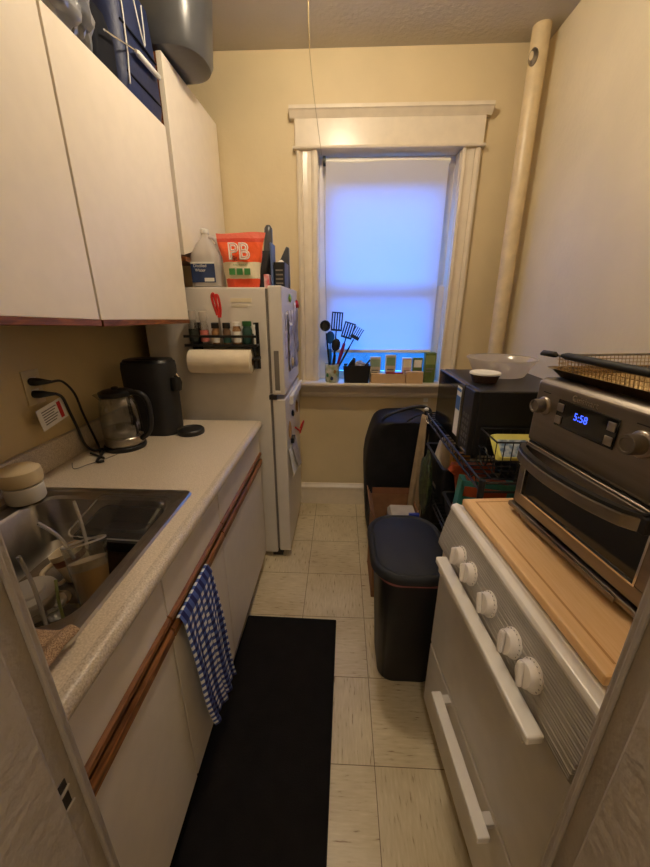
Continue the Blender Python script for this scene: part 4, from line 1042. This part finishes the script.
h = obj('handle', bm, M['steel_dark'], d, F=FT_.copy(), bevel=.003)
bm = bmesh.new(); rings(bm, [[(x-.0055, y, 1.1305), (x+.009, y, 1.1305), (x+.010, y, 1.137), (x-.004, y, 1.137)] for x, y in hp])
obj('handle_back', bm, M['black'], d, F=FT_.copy())
for a_, b_ in ((m0+.045, m0+.065), (m1-.025, m1-.008)): obj('handle_post', B(-.02, -.0045, a_, b_, 1.104, 1.134), M['black'], d, F=FT_.copy(), bevel=.002)
# sloped control panel frame
pa = Vector((.0042, 0, 1.160)); pbv = Vector((.0058, 0, Z1-.012)); pu = (pbv-pa).normalized()
def FP(s, h): # point on panel: s along (towards camera), h up along slope
    p = pa + pu*h
    r = Vector((0, -1, 0)); u_ = pu; nn = r.cross(u_)
    m = Matrix((r, u_, nn)).transposed().to_4x4(); m.translation = Vector((p.x, -s, p.z)); return FT_ @ m
obj('panel_groove', B(.0125-.003, .0135, m0+.002, m1-.002, 1.136, 1.1415), M['black'], t, F=FT_.copy())
ds = obj('display', B(-.080, .080, -.030, .030, 0, .003), M['black_gloss'], t, F=FP(.160, .078), bevel=.003)
for i, (x, y) in enumerate(((-.068, .013), (-.068, -.015), (.068, .013), (.068, -.015))):
    obj('button', B(x-.009, x+.009, y-.009, y+.009, .003, .006), M['steel'], ds, F=FP(.160, .078), bevel=.002)
text('clock', '5:58', .022, M['display'], ds, FP(.152, .082) @ Matrix.Translation((0, 0, .0034)), .0002)
text('brand_lettering', 'Cuisinart', .019, M['chrome'], t, FP(.150, .118) @ Matrix.Translation((0, 0, .0006)), .0006)
def oknob(s, h, r, d_):
    F = FP(s, h)
    b_ = obj('dial_ring', lathe([(r*1.32, 0), (r*1.32, .003), (r*1.2, .006), (r*1.1, .007)], seg=32), M['steel'], t, F=F.copy(), smooth=True)
    k = obj('knob', lathe([(r, .0065), (r, d_*.8), (r*.93, d_), (r*.7, d_), (r*.66, d_-.002), (r*.2, d_-.002)], seg=32), M['steel_dark'], t, F=F.copy(), smooth=True)
oknob(.036, .080, .0165, .028); oknob(.290, .080, .0185, .032)
obj('dial_marks', B((-.012, .012, -.001, .001, 0, .0012)), M['black'], t, F=FP(.036, .112)); obj('dial_marks', B((-.02, .02, -.001, .001, 0, .0012)), M['black'], t, F=FP(.290, .112))
obj('vent_rim', tube([(.0, m1-.003, 1.139), (.0, m0+.003, 1.139)], .002, 8), M['chrome'], t, F=FT_.copy(), smooth=True)

# tray and air-fry basket on top of the toaster oven
TT = Z1+.001
FTR = mw((.492, .90, 0), AT)
t = thing('baking_tray', 'browned steel baking tray lying on top of the toaster oven', 'tray', (.66, .70, TT), AT)
obj('tray_pan', rloft([(.165, -.19, TT, .135, .175, .02), (.165, -.19, TT+.018, .150, .192, .022), (.165, -.19, TT+.021, .158, .200, .024), (.165, -.19, TT+.019, .148, .190, .022), (.165, -.19, TT+.002, .133, .173, .02)]), M['tray'], t, F=FTR.copy(), smooth=True)
t = thing('wire_basket', 'golden wire mesh air-fryer basket with a black grip nested in the tray', 'basket', (.66, .70, TT+.003), AT)
def mesh_basket():
    bm = bmesh.new(); z0 = TT+.006; z1 = TT+.050
    x0, x1, y0, y1 = .03, .30, -.36, -.02
    r = .0009
    def wire(a, b_): 
        tube([a, b_], r, 4, bm)
    N = 27; Mn = 34
    for i in range(N+1):
        x = x0+(x1-x0)*i/N
        wire((x, y0, z0), (x, y1, z0)); wire((x, y0-.008, z1), (x, y0, z0)); wire((x, y1+.008, z1), (x, y1, z0))
    for j in range(Mn+1):
        y = y0+(y1-y0)*j/Mn
        wire((x0, y, z0), (x1, y, z0)); wire((x0-.008, y, z1), (x0, y, z0)); wire((x1+.008, y, z1), (x1, y, z0))
    for k in range(1, 5):
        f = k/5; e = .008*f; z = z0+(z1-z0)*f
        c_ = [(x0-e, y0-e, z), (x1+e, y0-e, z), (x1+e, y1+e, z), (x0-e, y1+e, z)]
        for a, b_ in zip(c_, c_[1:]+c_[:1]): wire(a, b_)
    return bm
obj('mesh_wall', mesh_basket(), M['mesh_wire'], t, F=FTR.copy())
z1 = TT+.050
obj('rim_wire', tube([(.022, -.368, z1), (.308, -.368, z1), (.308, -.012, z1), (.022, -.012, z1), (.022, -.368, z1), (.022, -.36, z1)], .0026, 8), M['steel'], t, F=FTR.copy())
obj('grip', tube([(.012, .03, z1-.002), (.012, .022, z1+.002), (.014, -.015, z1+.002), (.016, -.02, z1)], [.004, .007, .007, .004], 10), M['black'], t, F=FTR.copy(), smooth=True)
obj('grip', tube([(.020, -.030, z1+.002), (.022, -.045, z1+.002), (.026, -.27, z1-.001), (.026, -.285, z1-.002)], [.004, .008, .008, .004], 10), M['black_soft'], t, F=FTR.copy(), smooth=True)

# ================================================================== WIRE RACK AND MICROWAVE
t = thing('wire_rack', 'black wire shelving rack standing behind the stove', 'rack', (.65, 1.38, 0))
RX0, RX1, RY0, RY1 = .437, .84, 1.0, 1.765
for (x, y) in ((RX0, RY0), (RX0, RY1), (RX1, RY0), (RX1, RY1)):
    obj('post', tube([(x, y, 0), (x, y, .965)], .010, 12), M['black'], t, smooth=True)
for z in (.955, .62, .30):
    bm = bmesh.new()
    for x in (RX0, RX1):
        for dz in (0, -.03): tube([(x, RY0, z+dz), (x, RY1, z+dz)], .004, 8, bm)
    for y in (RY0, RY1):
        for dz in (0, -.03): tube([(RX0, y, z+dz), (RX1, y, z+dz)], .004, 8, bm)
    for k in range(1, 24):
        y = RY0+(RY1-RY0)*k/24
        tube([(RX0, y, z), (RX1, y, z)], .0022, 6, bm)
    for k in range(0, 24):
        for X in (RX0,):
            ya = RY0+(RY1-RY0)*k/24; yb = RY0+(RY1-RY0)*(k+1)/24
            tube([(X, ya, z-(.03 if k % 2 else 0)), (X, yb, z-(0 if k % 2 else .03))], .002, 6, bm)
    tube([(.64, RY0, z-.004), (.64, RY1, z-.004)], .004, 8, bm)
    obj('wire_shelf', bm, M['black'], t)
obj('post_cap', blob((RX0, RY1, .972), .012, 1, 1, .8, 0, 2), M['white'], t, smooth=True, label='white cap on the far front post')
obj('hook', tube(smooth_path([(RX0-.004, RY1-.06, .957), (RX0-.014, RY1-.065, .95), (RX0-.012, RY1-.08, .93), (RX0+.006, RY1-.085, .925), (RX0+.008, RY1-.07, .94)], 5), .0028, 8), M['chrome'], t, smooth=True)

MZ = .962
t = thing('microwave', 'small black microwave with a blue and white sticker on the wire rack', 'microwave', (.66, 1.385, MZ))
mx0, mx1, my0, my1, mz0, mz1 = .438, .775, 1.165, 1.60, MZ+.012, MZ+.240
obj('case', B(mx0+.018, mx1, my0, my1, mz0, mz1), M['black'], t, bevel=.005)
d = obj('microwave_door', B(mx0, mx0+.018, my0+.095, my1, mz0, mz1), M['black_gloss'], t, bevel=.003)
obj('door_window', B(mx0-.001, mx0, my0+.14, my1-.035, mz0+.03, mz1-.03), M['black_gloss'], d)
p = obj('button_panel', B(mx0, mx0+.018, my0, my0+.093, mz0, mz1), M['black'], t, bevel=.003)
bm = bmesh.new()
for i in range(5):
    for j in range(3): box(bm, mx0-.0012, mx0, my0+.016+.022*j, my0+.032+.022*j, mz0+.03+.024*i, mz0+.044+.024*i)
obj('buttons', bm, M['grey_bin'], p)
obj('sticker', B(mx0-.0022, mx0-.0010, my0+.118, my0+.165, mz0+.03, mz1-.015), M['white_print'], d)
obj('sticker_panel', B((mx0-.003, mx0-.0022, my0+.119, my0+.164, mz1-.10, mz1-.05), (mx0-.003, mx0-.0022, my0+.119, my0+.164, mz1-.032, mz1-.022)), mat('sticker_blue', (60, 110, 180), .4), d)
for (x, y) in ((mx0+.04, my0+.03), (mx0+.04, my1-.03), (mx1-.03, my0+.03), (mx1-.03, my1-.03)):
    obj('foot', lathe([(.012, MZ-.0045), (.012, mz0)], (x, y, 0), 12), M['black'], t)
obj('chrome_badge', B(mx0-.002, mx0, my0+.012, my0+.055, mz0+.008, mz0+.014), M['chrome'], p)
MT = mz1+.0005
t = thing('storage_bowl', 'large clear plastic bowl on top of the microwave', 'bowl', (.66, 1.49, MT))
obj('bowl_wall', lathe([(.088, 0), (.092, .003), (.112, .04), (.123, .062), (.126, .064)], (.635, 1.465, MT+.001), 44, True, False), M['plastic_milk'], t, smooth=True, solid=.002)
obj('bowl_rim', lathe([(.1245, .0645), (.129, .0645), (.129, .068), (.1245, .068), (.1245, .0645)], (.635, 1.465, MT+.001), 44, False, False), M['plastic_milk'], t, smooth=True)
t = thing('deli_container', 'small round container with a white lid in front of the big clear bowl', 'container', (.532, 1.325, MT))
c = (.522, 1.315, MT)
obj('container_wall', lathe([(.040, .001), (.042, .004), (.050, .030)], c, 36), clear('smoky_plastic', (170, 140, 120), .15, .45, (120, 90, 74)), t, smooth=True)
obj('container_lid', lathe([(.053, .0305), (.053, .036), (.049, .038), (.045, .036), (.01, .036)], c, 36), M['white'], t, smooth=True)

# baskets and food on the rack
t = thing('wire_basket', 'black wire basket at the near end of the rack top, holding a yellow packet', 'basket', (.68, 1.09, .96))
bm = bmesh.new(); x0, x1, y0, y1, z0, z1 = .470, .74, 1.02, 1.15, .9595, 1.08
for z in (z0, z1, (z0+z1)/2):
    tube([(x0, y0, z), (x1, y0, z), (x1, y1, z), (x0, y1, z), (x0, y0, z), (x0+.01, y0, z)], .003 if z != (z0+z1)/2 else .002, 6, bm)
for k in range(12):
    x = x0+(x1-x0)*k/11
    tube([(x, y0, z1), (x, y0, z0), (x, y1, z0), (x, y1, z1)], .0016, 6, bm)
obj('basket_wires', bm, M['black'], t)
obj('scroll', tube([(x0-.003, 1.09+.03*math.cos(a), 1.005+.03*math.sin(a)) for a in [2*PI*k/20 for k in range(21)]], .0025, 6), M['black'], t, smooth=True)
t = thing('snack_bag', 'yellow and white snack packet lying in the wire basket beside the microwave', 'packet', (.66, 1.09, .965))
Fy = Matrix.Translation((.588, 1.085, 1.035)) @ Matrix.Rotation(math.radians(38), 4, 'X')
obj('packet_body', rloft([(0, 0, -.012, .09, .036, .012), (0, 0, .006, .102, .050, .014), (0, 0, .018, .094, .044, .012)]), M['yellow'], t, F=Fy.copy(), smooth=True)
obj('packet_print', B(-.086, .086, -.040, .022, .0182, .019), M['grey_print'], t, F=Fy.copy())
def soft(name, c, r, s, m, label, cat, nz=.12, seed=1, sub=3):
    return tag(obj(name, blob(c, r, *s, nz, sub, seed), m, smooth=True), label, cat)
def crate(y0, y1, z0, h, label, x0=.450, x1=.80):
    t = thing('storage_crate', label, 'crate', ((x0+x1)/2, (y0+y1)/2, z0), 0, None)
    cx_, cy_ = (x0+x1)/2, (y0+y1)/2; hx_, hy_ = (x1-x0)/2, (y1-y0)/2
    obj('crate_wall', rloft([(cx_, cy_, z0, hx_-.012, hy_-.012, .015), (cx_, cy_, z0+h, hx_, hy_, .015), (cx_, cy_, z0+h, hx_-.006, hy_-.006, .012), (cx_, cy_, z0+.006, hx_-.018, hy_-.018, .012)]), M['black'], t, smooth=True)
    obj('crate_rim', rings(bmesh.new(), [rrect(cx_, cy_, z0+h, hx_+.006, hy_+.006, .018), rrect(cx_, cy_, z0+h+.008, hx_+.006, hy_+.006, .018), rrect(cx_, cy_, z0+h+.008, hx_-.007, hy_-.007, .012), rrect(cx_, cy_, z0+h, hx_-.007, hy_-.007, .012)], False, False), M['black_soft'], t)
crate(1.425, 1.745, .625, .165, 'black crate of packets on the far half of the middle rack shelf')
crate(1.04, 1.395, .625, .075, 'shallow black crate of food cartons on the near half of the middle rack shelf')
tag(obj('flour_bag', rloft([(.492, 1.57, .64, .032, .035, .01), (.492, 1.57, .80, .036, .04, .012), (.498, 1.57, .87, .032, .025, .01), (.508, 1.565, .905, .024, .010, .004)]), mat('white_wrapper', (226, 210, 186), .5, bump=.4, bscale=25), smooth=True), 'folded white paper bag standing in the far crate on the rack', 'bag')
tag(obj('yellow_box', B(.500, .575, 1.47, 1.51, .64, .855), mat('mustard_box', (220, 160, 70), .5), bevel=.002), 'mustard yellow box beside the white paper bag on the rack', 'box')
tag(obj('snack_pouch', rloft([(.66, 1.60, .64, .05, .08, .02), (.66, 1.60, .80, .055, .085, .03), (.66, 1.60, .85, .04, .05, .02)]), mat('pale_pouch', (206, 190, 160), .5, bump=.4, bscale=20), smooth=True), 'pale pouch at the back of the far crate on the rack', 'pouch')
tag(obj('chip_bag', rloft([(.545, 1.375, .705, .045, .018, .01), (.54, 1.37, .80, .06, .024, .015), (.545, 1.37, .825, .092, .026, .018), (.55, 1.37, .852, .085, .022, .015)]), M['orange2'], smooth=True), 'burnt orange snack bag standing in the near crate under the rack top', 'bag')
Fc = Matrix.Translation((.50, 1.17, .70)) @ Matrix.Rotation(math.radians(-8), 4, 'Z') @ Matrix.Rotation(math.radians(0), 4, 'Y')
t = thing('cracker_box', 'teal cracker carton with an orange printed stripe in the near crate', 'box', (.56, 1.2, .635))
Fc = Matrix.Translation((.455, 1.262, .680)) @ Matrix.Rotation(math.radians(-6), 4, 'Z') @ Matrix.Rotation(math.radians(4), 4, 'Y')
obj('carton_body', B(0, .20, -.025, .03, 0, .165), M['teal'], t, F=Fc.copy(), bevel=.002)
obj('printed_stripe', B(.015, .17, -.0262, -.0252, .10, .142), M['orange2'], t, F=Fc.copy())
obj('printed_stripe', B(.02, .17, -.0255+.006, .024, .1652, .166), M['orange2'], t, F=Fc.copy())
Fc = Matrix.Translation((.468, 1.175, .632)) @ Matrix.Rotation(math.radians(6), 4, 'Z')
tag(obj('cardboard_box', B(0, .18, -.03, .03, 0, .15), mat('tan_carton', (214, 168, 116), .6), F=Fc, bevel=.002), 'tan carton standing in front of the teal cracker box', 'box')
tag(obj('cereal_box', B(.735, .785, 1.12, 1.36, .64, .85), mat('pale_carton', (222, 208, 180), .5), bevel=.002), 'tall pale carton along the back of the near crate', 'box')
soft('onion', (.505, 1.335, .675), .03, (1, 1, .9), mat('red_onion', (130, 48, 36), .4), 'reddish onion at the corner of the near crate', 'onion', .02)
# green netting / bag hung at the outside of the rack
soft('produce_bag', (.415, 1.56, .66), .1, (.20, .9, 1.5), M['green_mesh'], 'speckled green produce bag hanging on the aisle side of the rack', 'bag', .08, 5, 4)
# tote hanging on the far post
def tote(u, v):
    xa = .412-.036*v**.8; xb = .428+.004*v
    return (xa+(xb-xa)*u, 1.735-.035*u+.010*math.sin(9*u+3*v)*v, .955-.56*v)
t = tag(obj('tote_bag', grid(tote, 10, 24), M['tote'], smooth=True, solid=.006), 'narrow beige canvas tote hanging from the far corner of the rack', 'tote bag')

# covered garment bag / suitcase
t = thing('garment_bag', 'large black nylon bag with a curved handle leaning against the back wall', 'bag', (.37, 2.1, 0))
bm = bmesh.new(); cols = []
prof = [(0.0, .215, .40), (.1, .175, .47), (.40, .160, .515), (.58, .158, .53), (.70, .176, .53), (.79, .20, .53), (.825, .225, .53), (.835, .26, .525), (.838, .30, .49)]
for z, xa, xb in prof:
    hy_ = .16 if z < .85 else .16*(1-(z-.85)*5)
    cols.append(rrect((xa+xb)/2, 2.10 + (.02 if z > .5 else 0), z+.001, (xb-xa)/2, hy_, .07, 6))
rings(bm, cols)
for v in bm.verts:
    v.co.x += .006*math.sin(v.co.z*17+v.co.y*9); v.co.y += .008*math.sin(v.co.z*23+v.co.x*13)
obj('bag_body', bm, M['black_bag'], t, smooth=True, sub=1)
obj('bag_handle', tube(smooth_path([(.245, 1.99, .835), (.27, 1.99, .865), (.36, 1.99, .905), (.46, 1.99, .925), (.515, 1.99, .90), (.52, 1.99, .83)], 6), .009, 10), M['black_soft'], t, smooth=True)
obj('bag_strap', tube(smooth_path([(.38, 1.955, .845), (.44, 1.95, .885), (.50, 1.96, .875), (.525, 1.96, .82)], 6), .006, 8), M['black'], t, smooth=True)
tag(obj('black_case', rloft([(.62, 1.99, .001, .075, .12, .03), (.62, 1.99, .84, .075, .12, .03), (.62, 1.99, .87, .05, .09, .03)]), M['black'], smooth=True), 'black case standing in the corner behind the wire rack', 'case')

# cardboard box behind the trash can
t = thing('cardboard_box', 'open brown cardboard box on the floor behind the trash can', 'box', (.27, 1.63, 0))
x0, x1, y0, y1, h = .180, .41, 1.52, 1.80, .47
obj('box_wall', B((x0, x1, y0, y0+.004, 0, h), (x0, x1, y1-.004, y1, 0, h), (x0, x0+.004, y0+.004, y1-.004, 0, h), (x1-.004, x1, y0+.004, y1-.004, 0, h), (x0+.004, x1-.004, y0+.004, y1-.004, 0, .004)), M['cardboard'], t)
obj('flap', B(0, .003, 0, y1-y0-.03, 0, .065), M['cardboard'], t, F=Matrix.Translation((x0+.002, y0+.01, h)) @ Matrix.Rotation(math.radians(-24), 4, 'Y'))
obj('flap', B(0, x1-x0-.02, 0, .003, 0, .035), mat('box_flap_inside', (120, 76, 48), .85), t, F=Matrix.Translation((x0+.01, y1-.004, h)) @ Matrix.Rotation(math.radians(-12), 4, 'X'))
tag(obj('paper_bag', rloft([(.33, 1.62, .01, .065, .07, .01), (.33, 1.62, .45, .07, .07, .01), (.33, 1.62, .475, .06, .05, .01)]), mat('white_bag_paper', (176, 166, 152), .8, bump=.5, bscale=30), bevel=.001), 'white paper bag inside the cardboard box behind the trash can', 'bag')
tag(obj('blue_packet', B(.345, .395, 1.526, 1.542, .10, .51), mat('royal_blue', (36, 60, 160), .4), bevel=.002), 'blue packet beside the white bag in the cardboard box', 'packet')

# trash can
t = thing('trash_can', 'dark navy plastic trash can with a rounded lid standing in front of the rack', 'trash can', (.275, 1.15, 0))
tc_ = (.290, 1.178)
obj('can_body', rloft([(tc_[0]+.0, tc_[1]-.0, .0, .108, .110, .06, 8), (tc_[0], tc_[1], .01, .115, .118, .062, 8), (tc_[0]-.002, tc_[1], .54, .138, .178, .075, 8), (tc_[0]-.002, tc_[1], .565, .140, .182, .075, 8)]), M['trash'], t, smooth=True)
obj('liner_edge', rings(bmesh.new(), [rrect(tc_[0]-.002, tc_[1], .553, .1435, .185, .078, 8), rrect(tc_[0]-.002, tc_[1], .5655, .1445, .186, .078, 8)], False, False), mat('pink_liner', (150, 84, 84), .5), t, smooth=True)
X_, Y_ = tc_[0]-.020, tc_[1]
lid = obj('lid', rloft([(X_, Y_, .566, .140, .190, .10, 12), (X_, Y_, .572, .148, .200, .115, 12), (X_, Y_, .590, .148, .200, .115, 12), (X_, Y_, .602, .140, .192, .11, 12), (X_, Y_, .605, .132, .184, .105, 12), (X_, Y_, .600, .124, .176, .10, 12), (X_, Y_, .606, .108, .16, .09, 12)]), M['trash_lid'], t, smooth=True)

# floor mat
o = obj('floor_mat', B(-.219, .219, -.47, .47, 0, .014), M['mat_black'], F=mw((-.229, .888, 0), math.radians(-1.1)), bevel=.005)
tag(o, 'long black foam floor mat in front of the base cabinets', 'mat')

# ================================================================== LIGHT
def set_emit(m, s):
    m.node_tree.nodes['Principled BSDF'].inputs['Emission Strength'].default_value = s
M['lamp'].node_tree.nodes['Principled BSDF'].inputs['Emission Color'].default_value = (1.0, .83, .60, 1)
set_emit(M['lamp'], 232)
# fill lamp added behind the camera to lift jambs and lower cabinets
t = thing('hall_fill_lamp', 'added fill lamp in the unseen hall behind the doorway', 'lamp', (0, -.8, 2.6))
bm = bmesh.new(); bmesh.ops.create_uvsphere(bm, u_segments=20, v_segments=12, radius=.06); bmesh.ops.translate(bm, verts=bm.verts, vec=(0, -.8, 2.66))
hm = emit('hall_fill_glow', (255, 214, 150), 180); hm.node_tree.nodes['Principled BSDF'].inputs['Emission Color'].default_value = (1.0, .91, .80, 1)
obj('bulb', bm, hm, t, smooth=True)
obj('canopy', lathe([(.05, 2.72), (.06, 2.75)], (0, -.8, 0), 20), M['white'], t, smooth=True)

wd = bpy.data.worlds.new('dusk_sky'); scene.world = wd; wd.use_nodes = True
bg = wd.node_tree.nodes['Background']
wn = wd.node_tree.nodes; wl = wd.node_tree.links
wt = wn.new('ShaderNodeTexCoord'); wsx = wn.new('ShaderNodeSeparateXYZ'); wl.new(wt.outputs['Generated'], wsx.inputs[0])
wr = wn.new('ShaderNodeMapRange'); wr.inputs['From Min'].default_value = -.10; wr.inputs['From Max'].default_value = .12
wl.new(wsx.outputs[2], wr.inputs[0])
wm = wn.new('ShaderNodeMix'); wm.data_type = 'RGBA'; wl.new(wr.outputs[0], wm.inputs[0])
wm.inputs[6].default_value = (.07, .36, 1.05, 1)      # dusk street below the horizon
wm.inputs[7].default_value = (.6, 5.0, 17.0, 1)      # deep blue evening sky
wl.new(wm.outputs[2], bg.inputs[0]); bg.inputs[1].default_value = 1.0

# ================================================================== CAMERA
cam_d = bpy.data.cameras.new('camera'); cam = bpy.data.objects.new('camera', cam_d); COL.objects.link(cam)
cam_d.sensor_fit = 'HORIZONTAL'; cam_d.sensor_width = 36; cam_d.lens = 359.1/650*36; cam_d.clip_start = .02
yaw, pitch, roll, H = .0425, .3429, .001, 1.4646
f = Vector((-math.sin(yaw)*math.cos(pitch), math.cos(yaw)*math.cos(pitch), -math.sin(pitch)))
r0 = Vector((math.cos(yaw), math.sin(yaw), 0)); u0 = r0.cross(f)
r = math.cos(roll)*r0+math.sin(roll)*u0; u = -math.sin(roll)*r0+math.cos(roll)*u0
mm = Matrix((r, u, -f)).transposed().to_4x4(); mm.translation = Vector((0, 0, H))
cam.matrix_world = mm
scene.camera = cam
vs = scene.view_settings; vs.view_transform = 'Standard'; vs.look = 'None'; vs.exposure = 0; vs.gamma = 1; vs.use_curve_mapping = False
scene.cycles.max_bounces = 8; scene.cycles.transparent_max_bounces = 16; scene.cycles.caustics_reflective = False; scene.cycles.caustics_refractive = False
scene.cycles.sample_clamp_indirect = 6
